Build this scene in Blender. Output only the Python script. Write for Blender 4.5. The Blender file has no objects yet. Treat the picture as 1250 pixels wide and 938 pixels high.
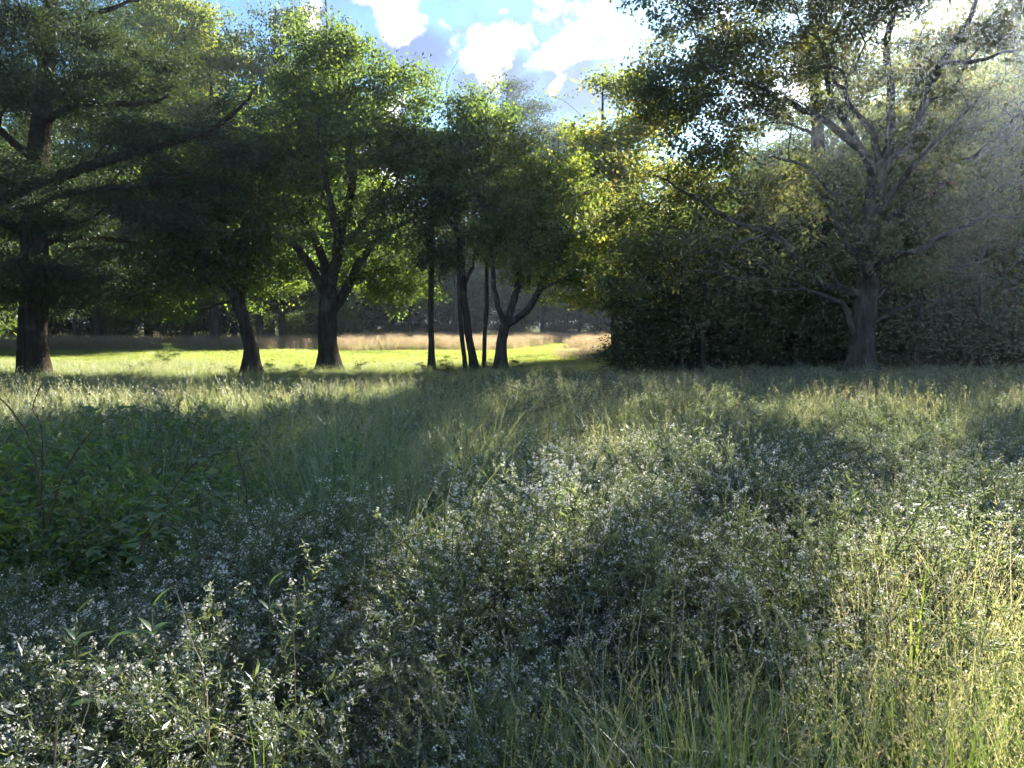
import bpy, math, random
import numpy as np
from mathutils import Vector

# ------------------------------------------------------------------ camera, sky, sun, exposure
rng = np.random.default_rng(11)
random.seed(11)
scene = bpy.context.scene
COL = scene.collection
R = math.radians

EYE = 1.65
F = 962.0                       # focal length in photograph pixels (1250 wide)
PITCH = math.atan((469 - 395) / F)
cam_d = bpy.data.cameras.new('camera')
cam_d.sensor_width = 36.0
cam_d.lens = 36.0 * F / 1250.0
cam_d.clip_start = 0.05
cam_d.clip_end = 3000
cam = bpy.data.objects.new('camera', cam_d)
COL.objects.link(cam)
cam.location = (0, 0, EYE)
cam.rotation_euler = (math.pi / 2 - PITCH, 0, 0)
scene.camera = cam

SUN_AZ, SUN_EL = R(35), R(26)
SUN = np.array([math.sin(SUN_AZ) * math.cos(SUN_EL), math.cos(SUN_AZ) * math.cos(SUN_EL), math.sin(SUN_EL)])
sun_d = bpy.data.lights.new('sun', 'SUN')
sun_d.energy = 5.0
sun_d.angle = R(0.55)
sun_d.color = (1.0, 0.95, 0.86)
sun = bpy.data.objects.new('sun', sun_d)
COL.objects.link(sun)
sun.location = (30, 40, 40)
sun.rotation_euler = Vector(SUN).to_track_quat('Z', 'Y').to_euler()

scene.view_settings.view_transform = 'Standard'
scene.view_settings.look = 'None'
scene.view_settings.gamma = 1.0
scene.view_settings.use_curve_mapping = False
scene.view_settings.exposure = 2.86

scene.cycles.use_denoising = True
scene.cycles.max_bounces = 6
scene.cycles.diffuse_bounces = 3
scene.cycles.glossy_bounces = 2
scene.cycles.transmission_bounces = 4
scene.cycles.volume_bounces = 0
scene.cycles.use_adaptive_sampling = True
scene.cycles.adaptive_threshold = 0.03
scene.cycles.sample_clamp_indirect = 6.0


class NT:
    """small helper to write node trees"""
    def __init__(self, tree):
        self.t = tree
        self.n = tree.nodes
        self.l = tree.links

    def node(self, typ, **kw):
        nd = self.n.new(typ)
        for k, v in kw.items():
            if k.startswith('i_'):
                key = k[2:]
                key = int(key) if key.isdigit() else key
                s = nd.inputs[key]
                if hasattr(v, 'is_output') or isinstance(v, bpy.types.NodeSocket):
                    self.l.new(v, s)
                else:
                    s.default_value = v
            else:
                setattr(nd, k, v)
        return nd

    def math(self, op, a, b=0.0, c=None, clamp=False):
        nd = self.n.new('ShaderNodeMath')
        nd.operation = op
        nd.use_clamp = clamp
        for i, v in enumerate((a, b, c)):
            if v is None:
                continue
            if isinstance(v, bpy.types.NodeSocket):
                self.l.new(v, nd.inputs[i])
            else:
                nd.inputs[i].default_value = v
        return nd.outputs[0]

    def mix(self, f, a, b, typ='RGBA', blend='MIX'):
        nd = self.n.new('ShaderNodeMix')
        nd.data_type = typ
        if typ == 'RGBA':
            nd.blend_type = blend
        ia, ib, io = {'RGBA': (6, 7, 2), 'FLOAT': (2, 3, 0)}[typ]
        for i, v in ((0, f), (ia, a), (ib, b)):
            if isinstance(v, bpy.types.NodeSocket):
                self.l.new(v, nd.inputs[i])
            else:
                if typ == 'RGBA' and i != 0 and len(v) == 3:
                    v = (*v, 1)
                nd.inputs[i].default_value = v
        return nd.outputs[io]

    def ramp(self, f, stops):
        nd = self.n.new('ShaderNodeValToRGB')
        el = nd.color_ramp.elements
        while len(el) < len(stops):
            el.new(0.5)
        for e, (p, c) in zip(el, stops):
            e.position = p
            e.color = (*c, 1)
        self.l.new(f, nd.inputs[0])
        return nd.outputs[0]


def build_world():
    w = bpy.data.worlds.new('World')
    scene.world = w
    w.use_nodes = True
    w.node_tree.nodes.clear()
    n = NT(w.node_tree)
    out = n.node('ShaderNodeOutputWorld')
    bg = n.node('ShaderNodeBackground')
    n.l.new(bg.outputs[0], out.inputs[0])
    sky = n.node('ShaderNodeTexSky', sky_type='NISHITA')
    sky.sun_disc = False
    sky.sun_elevation = SUN_EL
    sky.sun_rotation = SUN_AZ
    sky.air_density = 1.0
    sky.dust_density = 0.5
    sky.ozone_density = 1.0
    tc = n.node('ShaderNodeTexCoord')
    sep = n.node('ShaderNodeSeparateXYZ')
    nrm = n.node('ShaderNodeVectorMath', operation='NORMALIZE')
    n.l.new(tc.outputs['Generated'], nrm.inputs[0])
    n.l.new(nrm.outputs[0], sep.inputs[0])
    az = n.math('ARCTAN2', sep.outputs[0], sep.outputs[1])
    el = n.math('ARCSINE', sep.outputs[2])
    ae = n.node('ShaderNodeCombineXYZ', i_0=az, i_1=el)
    # wispy distortion of the cloud outlines
    noi = n.node('ShaderNodeTexNoise', i_Scale=16.0, i_Detail=7.0, i_Roughness=0.62)
    n.l.new(nrm.outputs[0], noi.inputs['Vector'])
    nv = n.math('SUBTRACT', noi.outputs['Fac'], 0.5)
    big = n.node('ShaderNodeTexNoise', i_Scale=4.2, i_Detail=4.0, i_Roughness=0.55)
    n.l.new(nrm.outputs[0], big.inputs['Vector'])

    def blobs(lst):
        acc = None
        for px, py, rx, ry, ang, amp in lst:
            d = pix_dir(px, py)
            a0 = math.atan2(d[0], d[1]); e0 = math.asin(d[2] / np.linalg.norm(d))
            mp = n.node('ShaderNodeMapping', vector_type='TEXTURE')
            mp.inputs['Location'].default_value = (a0, e0, 0)
            mp.inputs['Rotation'].default_value = (0, 0, ang)
            mp.inputs['Scale'].default_value = (rx / F, ry / F, 1)
            n.l.new(ae.outputs[0], mp.inputs[0])
            ln = n.node('ShaderNodeVectorMath', operation='LENGTH')
            n.l.new(mp.outputs[0], ln.inputs[0])
            m = n.math('MULTIPLY_ADD', ln.outputs['Value'], -amp, amp)
            acc = m if acc is None else n.math('MAXIMUM', acc, m)
        return acc
    grey = blobs([(505, 62, 75, 42, 0.0, 1.1), (600, 92, 85, 34, 0.3, 1.1), (720, 115, 85, 42, 0.25, 1.0),
                  (690, 90, 80, 36, 0.35, 1.0), (640, 100, 70, 25, 0.2, .9), (560, 40, 40, 12, 0.1, .5)])
    white = blobs([(490, 22, 48, 30, 0.35, 1.0), (478, 8, 30, 20, 0.0, .9), (690, 56, 70, 23, 0.45, 1.0), (706, 44, 40, 21, 0.3, 1.0),
                   (676, 107, 14, 9, 0.8, .8), (742, 58, 24, 14, 0.3, .9), (540, 28, 16, 8, -0.6, .55), (614, 14, 9, 5, 0, .5)])
    gen = n.math('MULTIPLY', n.math('SUBTRACT', big.outputs['Fac'], 0.50), 4.0)      # the same fair-weather clouds all round, cover thickened to add ambient light
    grey = n.math('MAXIMUM', grey, gen)
    white = n.math('MAXIMUM', white, n.math('SUBTRACT', gen, 0.25))
    gm = n.node('ShaderNodeMapRange', interpolation_type='SMOOTHSTEP')
    gm.inputs['From Min'].default_value = -0.15; gm.inputs['From Max'].default_value = 0.75
    n.l.new(n.math('ADD', grey, n.math('MULTIPLY', nv, 0.9)), gm.inputs['Value'])
    wm = n.node('ShaderNodeMapRange', interpolation_type='SMOOTHSTEP')
    wm.inputs['From Min'].default_value = 0.05; wm.inputs['From Max'].default_value = 0.85
    n.l.new(n.math('ADD', white, n.math('MULTIPLY', nv, 2.4)), wm.inputs['Value'])
    tint = n.mix(1.0, sky.outputs[0], (0.18, 0.265, 0.325), blend='MULTIPLY')
    c = n.mix(n.math('MULTIPLY', gm.outputs[0], 0.92), tint, (0.37, 0.46, 0.86))
    c = n.mix(wm.outputs[0], c, (7.0, 6.7, 6.4))
    n.l.new(c, bg.inputs['Color'])
    bg.inputs['Strength'].default_value = 0.13
    w.cycles.sampling_method = 'MANUAL'
    w.cycles.sample_map_resolution = 512


def pix_dir(px, py):
    xc = (px - 625) / F
    yc = -(py - 469) / F
    return np.array([xc, math.cos(PITCH) + math.sin(PITCH) * yc, -math.sin(PITCH) + math.cos(PITCH) * yc])


def P(px, py, d):
    """the point at forward distance d seen at a photograph pixel"""
    v = pix_dir(px, py)
    v = v * (d / v[1])
    return np.array([v[0], d, v[2] + EYE])


def to_pix(x, y, z):
    dz = z - EYE
    fy = y * math.cos(PITCH) - dz * math.sin(PITCH)
    uy = y * math.sin(PITCH) + dz * math.cos(PITCH)
    return 625 + F * x / fy, 469 - F * uy / fy


build_world()


# ------------------------------------------------------------------ mesh helpers
class Geo:
    def __init__(self):
        self.v, self.f, self.t, self.n = [], [], [], 0

    def add(self, v, f, tint=0.0):
        v = np.asarray(v, dtype=np.float32).reshape(-1, 3)
        if len(v) == 0:
            return
        f = np.asarray(f, dtype=np.int32)
        self.v.append(v)
        self.f.append(f + self.n)
        t = np.full(len(v), tint, dtype=np.float32) if np.isscalar(tint) else np.asarray(tint, dtype=np.float32)
        self.t.append(t)
        self.n += len(v)

    def mesh(self, name, mat, smooth=False):
        me = bpy.data.meshes.new(name)
        v = np.concatenate(self.v)
        loops = np.concatenate([f.ravel() for f in self.f])
        sizes = np.concatenate([np.full(len(f), f.shape[1], dtype=np.int32) for f in self.f])
        starts = np.concatenate([[0], np.cumsum(sizes)[:-1]]).astype(np.int32)
        me.vertices.add(len(v)); me.vertices.foreach_set('co', v.ravel())
        me.loops.add(len(loops)); me.loops.foreach_set('vertex_index', loops)
        me.polygons.add(len(sizes)); me.polygons.foreach_set('loop_start', starts)
        if smooth:
            me.polygons.foreach_set('use_smooth', np.ones(len(sizes), dtype=bool))
        me.update(calc_edges=True)
        a = me.attributes.new('tint', 'FLOAT', 'POINT')
        a.data.foreach_set('value', np.concatenate(self.t))
        me.materials.append(mat)
        return me


def obj(name, data, parent=None, loc=(0, 0, 0)):
    o = bpy.data.objects.new(name, data)
    COL.objects.link(o)
    o.location = loc
    if parent is not None:
        o.parent = parent
    return o


def tag(o, label=None, cat=None, group=None, kind=None):
    if label: o['label'] = label
    if cat: o['category'] = cat
    if group: o['group'] = group
    if kind: o['kind'] = kind
    return o


def unit(v):
    return v / (np.linalg.norm(v, axis=-1, keepdims=True) + 1e-9)


def rand_unit(n):
    return unit(rng.normal(size=(n, 3)))


def leaf_quads(c, L, W, dirs=None, up=0.6, fold=0.12):
    """one folded rhombic leaf round every centre"""
    n = len(c)
    if dirs is None:
        dirs = rand_unit(n)
        dirs[:, 2] -= 0.25
        dirs = unit(dirs)
    nn = rand_unit(n)
    nn[:, 2] += up
    s = unit(np.cross(nn, dirs))
    nn = np.cross(dirs, s)
    L = np.broadcast_to(np.asarray(L), (n,))[:, None]
    W = np.broadcast_to(np.asarray(W), (n,))[:, None]
    a = c - dirs * L * 0.5
    b = c + s * W * 0.5 + nn * L * fold - dirs * L * 0.06
    d = c + dirs * L * 0.5 - nn * L * fold * 0.6
    e = c - s * W * 0.5 + nn * L * fold - dirs * L * 0.06
    v = np.stack([a, b, d, e], axis=1).reshape(-1, 3)
    f = np.arange(n * 4).reshape(-1, 4)
    return v, f


def tube_pts(pts, rad, sides, lump=0.0):
    """vertices and quads of a tube swept along pts"""
    pts = np.asarray(pts, float); rad = np.asarray(rad, float)
    m = len(pts)
    tan = np.empty_like(pts)
    tan[1:-1] = pts[2:] - pts[:-2]
    tan[0] = pts[1] - pts[0]; tan[-1] = pts[-1] - pts[-2]
    tan = unit(tan)
    ref = np.array([1.0, 0, 0]) if abs(tan[0][0]) < 0.8 else np.array([0, 1.0, 0])
    us = np.empty_like(pts)
    u = ref
    for i in range(m):
        u = u - tan[i] * np.dot(u, tan[i])
        u = u / (np.linalg.norm(u) + 1e-9)
        us[i] = u
    ws = np.cross(tan, us)
    ang = np.linspace(0, 2 * np.pi, sides, endpoint=False)
    rr = rad[:, None] * np.ones(sides)[None]
    if lump:
        ph = rng.uniform(0, 6.28, 4)
        z = np.arange(m)[:, None] * 0.35
        rr = rr * (1 + lump * (np.sin(3 * ang[None] + ph[0] + z) * 0.5 + np.sin(5 * ang[None] + ph[1] - 0.7 * z) * 0.4
                               + np.sin(2 * ang[None] + ph[2] + 1.7 * z) * 0.4 + (np.sin(9 * ang[None] + ph[3] + .5 * np.sin(z)) * .4 if sides > 15 else 0)) + rng.normal(0, lump * 0.25, (m, sides)))
    v = pts[:, None] + us[:, None] * (np.cos(ang)[None, :, None] * rr[..., None]) + ws[:, None] * (np.sin(ang)[None, :, None] * rr[..., None])
    i = np.arange(m - 1)[:, None] * sides
    j = np.arange(sides)[None]
    k = (j + 1) % sides
    f = np.stack([i + j, i + k, i + sides + k, i + sides + j], axis=-1).reshape(-1, 4)
    return v.reshape(-1, 3), f


def catmull(pts, step):
    pts = np.asarray(pts, float)
    if len(pts) < 3:
        pts = np.stack([pts[0], (pts[0] + pts[-1]) / 2, pts[-1]])
    p = np.concatenate([[2 * pts[0] - pts[1]], pts, [2 * pts[-1] - pts[-2]]])
    out = []
    for i in range(1, len(p) - 2):
        seg = np.linalg.norm(p[i + 1][:3] - p[i][:3])
        k = max(1, int(round(seg / step)))
        for t in np.arange(k) / k:
            a, b, c, d = p[i - 1], p[i], p[i + 1], p[i + 2]
            out.append(0.5 * (2 * b + (c - a) * t + (2 * a - 5 * b + 4 * c - d) * t * t + (3 * b - a - 3 * c + d) * t ** 3))
    out.append(pts[-1])
    return np.array(out)


# ------------------------------------------------------------------ materials
def leaf_mat(name, stops, trans_stops=None, trans=0.45, rough=0.45, gloss=0.05, var=0.25):
    m = bpy.data.materials.new(name)
    m.use_nodes = True
    n = NT(m.node_tree); n.n.clear()
    at = n.node('ShaderNodeAttribute', attribute_name='tint')
    oi = n.node('ShaderNodeObjectInfo')
    geo = n.node('ShaderNodeNewGeometry')
    noi = n.node('ShaderNodeTexNoise', i_Scale=0.9, i_Detail=2.0)
    n.l.new(geo.outputs['Position'], noi.inputs['Vector'])
    t = n.math('ADD', at.outputs['Fac'], n.math('MULTIPLY', n.math('SUBTRACT', noi.outputs['Fac'], 0.5), var * 1.6))
    t = n.math('ADD', t, n.math('MULTIPLY', n.math('SUBTRACT', oi.outputs['Random'], 0.5), var), clamp=True)
    c1 = n.ramp(t, stops)
    c2 = n.ramp(t, trans_stops or [(p, (min(1, c[0] * 2.0), min(1, c[1] * 2.1), c[2] * 0.8)) for p, c in stops])
    d = n.node('ShaderNodeBsdfDiffuse', i_Color=c1)
    tr = n.node('ShaderNodeBsdfTranslucent', i_Color=c2)
    mx = n.node('ShaderNodeMixShader', i_0=trans, i_1=d.outputs[0], i_2=tr.outputs[0])
    gl = n.node('ShaderNodeBsdfGlossy', i_Roughness=rough)
    gl.inputs['Color'].default_value = (0.9, 0.95, 1.0, 1)
    mx2 = n.node('ShaderNodeMixShader', i_0=gloss, i_1=mx.outputs[0], i_2=gl.outputs[0])
    out = n.node('ShaderNodeOutputMaterial')
    n.l.new(mx2.outputs[0], out.inputs[0])
    return m


def bark_mat(name, a, b, scale=9.0, stretch=5.0, bump=0.6):
    m = bpy.data.materials.new(name)
    m.use_nodes = True
    n = NT(m.node_tree); n.n.clear()
    tc = n.node('ShaderNodeTexCoord')
    mp = n.node('ShaderNodeMapping')
    mp.inputs['Scale'].default_value = (scale, scale, scale / stretch)
    n.l.new(tc.outputs['Object'], mp.inputs['Vector'])
    v = n.node('ShaderNodeTexNoise', i_Scale=1.0, i_Detail=6.0, i_Roughness=0.65)
    n.l.new(mp.outputs[0], v.inputs['Vector'])
    c = n.ramp(v.outputs['Fac'], [(0.3, a), (0.52, tuple((x + y) / 2 for x, y in zip(a, b))), (0.75, b)])
    lich = n.node('ShaderNodeTexNoise', i_Scale=2.2, i_Detail=5.0)
    n.l.new(tc.outputs['Object'], lich.inputs['Vector'])
    lm = n.node('ShaderNodeMapRange'); lm.inputs['From Min'].default_value = 0.55; lm.inputs['From Max'].default_value = 0.72
    n.l.new(lich.outputs['Fac'], lm.inputs['Value'])
    c = n.mix(n.math('MULTIPLY', lm.outputs[0], 0.4), c, (0.16, 0.18, 0.13))
    bp = n.node('ShaderNodeBump', i_Strength=bump, i_Distance=0.12)
    n.l.new(v.outputs['Fac'], bp.inputs['Height'])
    p = n.node('ShaderNodeBsdfDiffuse', i_Roughness=0.8, i_Color=c)
    n.l.new(bp.outputs[0], p.inputs['Normal'])
    out = n.node('ShaderNodeOutputMaterial')
    n.l.new(p.outputs[0], out.inputs[0])
    return m


def flat_mat(name, col, trans=0.0, trans_col=None, other=None):
    m = bpy.data.materials.new(name)
    m.use_nodes = True
    n = NT(m.node_tree); n.n.clear()
    at = n.node('ShaderNodeAttribute', attribute_name='tint')
    c = n.mix(at.outputs['Fac'], col, other or tuple(x * 0.55 for x in col))
    d = n.node('ShaderNodeBsdfDiffuse', i_Color=c)
    sh = d.outputs[0]
    if trans:
        tr = n.node('ShaderNodeBsdfTranslucent')
        tr.inputs[0].default_value = (*(trans_col or col), 1)
        sh = n.node('ShaderNodeMixShader', i_0=trans, i_1=sh, i_2=tr.outputs[0]).outputs[0]
    out = n.node('ShaderNodeOutputMaterial')
    n.l.new(sh, out.inputs[0])
    return m


def ground_mat(name, cols, scale=0.6):
    m = bpy.data.materials.new(name)
    m.use_nodes = True
    n = NT(m.node_tree); n.n.clear()
    geo = n.node('ShaderNodeNewGeometry')
    a = n.node('ShaderNodeTexNoise', i_Scale=scale, i_Detail=8.0, i_Roughness=0.7)
    n.l.new(geo.outputs['Position'], a.inputs['Vector'])
    f = n.node('ShaderNodeTexNoise', i_Scale=35.0, i_Detail=4.0, i_Roughness=0.7)
    n.l.new(geo.outputs['Position'], f.inputs['Vector'])
    t = n.math('ADD', n.math('MULTIPLY', a.outputs['Fac'], 0.6), n.math('MULTIPLY', f.outputs['Fac'], 0.4))
    c = n.ramp(t, [(0.32, cols[0]), (0.5, cols[1]), (0.68, cols[2])])
    bp = n.node('ShaderNodeBump', i_Strength=0.8, i_Distance=0.05)
    n.l.new(f.outputs['Fac'], bp.inputs['Height'])
    d = n.node('ShaderNodeBsdfDiffuse', i_Color=c)
    n.l.new(bp.outputs[0], d.inputs['Normal'])
    out = n.node('ShaderNodeOutputMaterial')
    n.l.new(d.outputs[0], out.inputs[0])
    return m


M = {}
M['maple'] = leaf_mat('maple_leaf', [(0, (.030, .054, .024)), (.6, (.048, .076, .030)), (1, (.09, .11, .034))],
                      [(0, (.095, .165, .030)), (.6, (.20, .28, .034)), (1, (.36, .42, .045))], .45, gloss=.022, rough=.55)
M['oak'] = leaf_mat('oak_leaf', [(0, (.042, .058, .026)), (.55, (.070, .078, .032)), (.9, (.11, .10, .038)), (1, (.15, .10, .035))],
                    [(0, (.12, .155, .035)), (.55, (.19, .21, .045)), (.9, (.30, .28, .05)), (1, (.32, .22, .04))], .42, gloss=.022, rough=.55)
M['cedar'] = leaf_mat('cedar_needles', [(0, (.026, .042, .022)), (.6, (.040, .058, .028)), (1, (.075, .075, .035))],
                      [(0, (.05, .085, .02)), (.6, (.085, .115, .025)), (1, (.14, .13, .035))], .25, gloss=.022, rough=.55)
M['yellow'] = leaf_mat('yellowing_leaf', [(0, (.055, .085, .022)), (.5, (.10, .125, .026)), (1, (.20, .17, .03))],
                       [(0, (.18, .25, .03)), (.5, (.32, .36, .035)), (1, (.50, .42, .04))], .46, gloss=.022, rough=.55)
M['wood'] = leaf_mat('woodland_leaf', [(0, (.026, .044, .018)), (.6, (.042, .062, .022)), (1, (.085, .085, .03))],
                     [(0, (.07, .12, .02)), (.6, (.12, .17, .028)), (1, (.22, .21, .035))], .38, gloss=.022, rough=.55)
M['rust'] = leaf_mat('russet_leaf', [(0, (.10, .06, .03)), (1, (.17, .09, .035))], None, .4)
M['bark_dark'] = bark_mat('bark_dark', (.020, .016, .013), (.085, .070, .055))
M['bark_grey'] = bark_mat('bark_grey', (.026, .022, .018), (.115, .098, .082), scale=7, bump=.9)
M['bark_cedar'] = bark_mat('bark_cedar', (.022, .017, .014), (.095, .072, .056), scale=12, stretch=12)
M['grass'] = leaf_mat('grass_green', [(0, (.042, .070, .022)), (.5, (.095, .120, .038)), (.8, (.20, .19, .085)), (1, (.32, .27, .16))],
                      [(0, (.13, .21, .035)), (.5, (.28, .34, .06)), (.8, (.44, .42, .14)), (1, (.50, .42, .22))], .48, gloss=.08)
M['field'] = leaf_mat('grass_tan', [(0, (.11, .12, .045)), (.5, (.21, .165, .090)), (1, (.30, .225, .15))],
                      [(0, (.24, .28, .06)), (.5, (.38, .29, .14)), (1, (.48, .35, .21))], .45, gloss=.04, var=.6)
M['mown'] = leaf_mat('grass_mown', [(0, (.080, .115, .022)), (1, (.19, .19, .05))],
                     [(0, (.26, .35, .045)), (1, (.46, .45, .09))], .48, gloss=.04, var=.7)
M['aster_leaf'] = leaf_mat('aster_leaf', [(0, (.060, .080, .044)), (.6, (.105, .125, .070)), (1, (.17, .175, .09))],
                           [(0, (.15, .21, .055)), (.6, (.25, .30, .085)), (1, (.36, .37, .11))], .42, gloss=.06)
M['petal'] = flat_mat('aster_petal', (.80, .775, .72), .35, (.74, .72, .66), (.45, .34, .08))
M['stem'] = flat_mat('aster_stem', (.11, .11, .055))
M['straw'] = leaf_mat('dry_straw', [(0, (.24, .18, .11)), (1, (.42, .34, .23))], [(0, (.30, .22, .12)), (1, (.45, .36, .22))], .2)
M['deadwood'] = flat_mat('dead_stem', (.10, .065, .045))
M['bramble'] = leaf_mat('bramble_leaf', [(0, (.030, .060, .020)), (.6, (.058, .098, .028)), (1, (.12, .15, .035))],
                        [(0, (.11, .21, .03)), (.6, (.20, .32, .035)), (1, (.33, .40, .04))], .42, gloss=.04, var=.5)
M['ground'] = ground_mat('meadow_soil', [(.030, .028, .014), (.060, .062, .022), (.10, .095, .038)])
M['path'] = ground_mat('mown_turf', [(.075, .11, .018), (.12, .15, .025), (.18, .19, .04)], 1.5)


# ------------------------------------------------------------------ trees
SUN_GAPS = []            # (x, y, z, radius along x, radius along y): places on the meadow; crown leaves toward the sun are carved away to light them


def in_gap(p):
    keep = np.ones(len(p), bool)
    for gx, gy, gz, ra, rb in SUN_GAPS:
        q = p - SUN[None] * ((p[:, 2] - gz) / SUN[2])[:, None]
        keep &= ((q[:, 0] - gx) / ra) ** 2 + ((q[:, 1] - gy) / rb) ** 2 > 1.0
    return keep


class Skel:
    def __init__(self):
        self.pos, self.par, self.rad, self.limb, self.fix = [], [], [], [], []

    def chain(self, pts, parent, limb, step=0.4, wob=0.0, fixed=True):
        """pts: x, y, z, r"""
        q = catmull(pts, step)
        if wob:
            k = np.linspace(0, 1, len(q))[:, None]
            w = rng.normal(0, wob, (len(q), 3)); w[0] = 0
            q[:, :3] += w * np.minimum(1, q[:, 3:4] / 0.1 * 0 + 1) * np.minimum(1, k * 4)
        first = True
        for r in q:
            if first and parent >= 0:
                first = False
                if np.linalg.norm(r[:3] - self.pos[parent]) < 0.3:
                    continue
            first = False
            self.pos.append(r[:3].copy()); self.par.append(parent); self.rad.append(max(r[3], .008)); self.limb.append(limb); self.fix.append(fixed)
            parent = len(self.pos) - 1
        return parent

    def nearest(self, p):
        return int(np.argmin(np.linalg.norm(np.array(self.pos) - p, axis=1)))


def grow(sk, attr, clear_z=2.0, alpha=0.35, seg=0.45, bend=0.4, jit=0.05):
    """attach every attractor to the skeleton, nearest first; returns the tip node ids"""
    attr = np.asarray(attr)
    pos = [p for p in sk.pos]
    plen = []
    for i, p in enumerate(pos):
        plen.append(0.0 if sk.par[i] < 0 else plen[sk.par[i]] + np.linalg.norm(p - pos[sk.par[i]]))
    base = np.array(pos); pl = np.array(plen)
    ok = np.where(base[:, 2] > clear_z)[0]
    D = np.linalg.norm(attr[:, None] - base[None, ok], axis=2) + alpha * pl[None, ok]
    best = ok[np.argmin(D, axis=1)]
    cost = D.min(axis=1)
    alive = np.ones(len(attr), bool)
    tips = []
    for _ in range(len(attr)):
        i = int(np.argmin(np.where(alive, cost, 1e9)))
        alive[i] = False
        b = int(best[i]); p = attr[i]; q = sk.pos[b]
        d = np.linalg.norm(p - q)
        k = max(1, int(math.ceil(d / seg)))
        if sk.par[b] >= 0:
            pd = q - sk.pos[sk.par[b]]; pd = pd / (np.linalg.norm(pd) + 1e-9)
        else:
            pd = np.array([0, 0, 1.0])
        ctrl = q + (p - q) * 0.35 + pd * d * bend * 0.35 + np.array([0, 0, d * 0.10])
        prev = b
        new = []
        for t in (np.arange(k) + 1) / k:
            w = (1 - t) ** 2 * q + 2 * t * (1 - t) * ctrl + t * t * p
            if t < 1:
                w = w + rng.normal(0, jit * d / k, 3)
            sk.pos.append(w); sk.par.append(prev); sk.rad.append(0.0); sk.limb.append(sk.limb[b]); sk.fix.append(False)
            plen.append(plen[prev] + np.linalg.norm(w - sk.pos[prev]))
            prev = len(sk.pos) - 1
            new.append(prev)
        tips.append(prev)
        nd = np.array([sk.pos[j] for j in new]); npl = np.array([plen[j] for j in new])
        dd = np.linalg.norm(attr[:, None] - nd[None], axis=2) + alpha * npl[None]
        m = dd.argmin(axis=1); mv = dd[np.arange(len(attr)), m]
        upd = mv < cost
        cost = np.where(upd, mv, cost)
        best = np.where(upd, np.array(new)[m], best)
    return tips


def radii(sk, tip=0.010, ex=2.35):
    n = len(sk.pos)
    acc = np.zeros(n); has = np.zeros(n, bool)
    r = np.zeros(n)
    for i in range(n - 1, -1, -1):
        ri = acc[i] ** (1 / ex) if has[i] else tip
        if sk.fix[i]:
            ri = sk.rad[i]
        r[i] = ri
        p = sk.par[i]
        if p >= 0:
            acc[p] += ri ** ex; has[p] = True
    # a grown branch never outgrows what carries it
    for i in range(n):
        p = sk.par[i]
        if p >= 0 and not sk.fix[i]:
            r[i] = min(r[i], r[p] * 0.92)
    return np.maximum(r, 0.006)


def skin_branches(sk, r, min_r=0.0, lump=0.06, sides_big=11):
    """tubes grouped by limb id"""
    n = len(sk.pos)
    ch = [[] for _ in range(n)]
    roots = []
    for i in range(n):
        (ch[sk.par[i]] if sk.par[i] >= 0 else roots).append(i)
    geos = {}
    stack = [(-1, i) for i in roots]
    while stack:
        p, i = stack.pop()
        nodes = [i]
        limb = sk.limb[i]
        while True:
            cs = [c for c in ch[nodes[-1]]]
            same = [c for c in cs if sk.limb[c] == limb]
            if not same:
                stack += [(nodes[-1], c) for c in cs]
                break
            nx = max(same, key=lambda c: (sk.fix[c], r[c]))
            stack += [(nodes[-1], c) for c in cs if c != nx]
            nodes.append(nx)
        pts = [sk.pos[k] for k in nodes]; rr = [r[k] for k in nodes]
        if p >= 0:
            pts = [sk.pos[p]] + pts; rr = [min(r[p] * 0.9, rr[0] * 1.25)] + rr
        if len(pts) < 2 or max(rr) < min_r:
            continue
        mr = max(rr)
        sides = 20 if mr > .2 and sides_big > 8 else sides_big if mr > .12 else 7 if mr > .05 else 5 if mr > .02 else 3
        v, f = tube_pts(pts, rr, sides, lump if mr > .07 else 0)
        geos.setdefault(limb, Geo()).add(v, f)
    return geos


def blob_points(blobs, n, shell=0.55, pad=0.0):
    """points in a union of ellipsoids; blobs: centre xyz, radii xyz, weight"""
    vol = np.array([b[1][0] * b[1][1] * b[1][2] * b[2] for b in blobs]) ** 0.8
    cnt = rng.multinomial(n, vol / vol.sum())
    out = []
    for (c, rad, w), k in zip(blobs, cnt):
        u = rand_unit(k)
        rr = rng.uniform(shell ** 2, 1, k) ** 0.5
        rr *= rng.uniform(0.86, 1.10, k)
        out.append(np.array(c)[None] + u * rr[:, None] * np.array(rad)[None])
    p = np.concatenate(out)
    if pad:
        k = max(1, len(p) // 8)
        c = p[rng.permutation(len(p))[:k]]
        near = np.array([int(np.argmin(((c - q) ** 2).sum(1))) for q in p])
        q = c[near] + rng.normal(size=p.shape) * np.array([pad, pad, pad * .26])
        m = rng.uniform(size=len(p)) < .8
        p = np.where(m[:, None], q, p)
    return p


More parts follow.
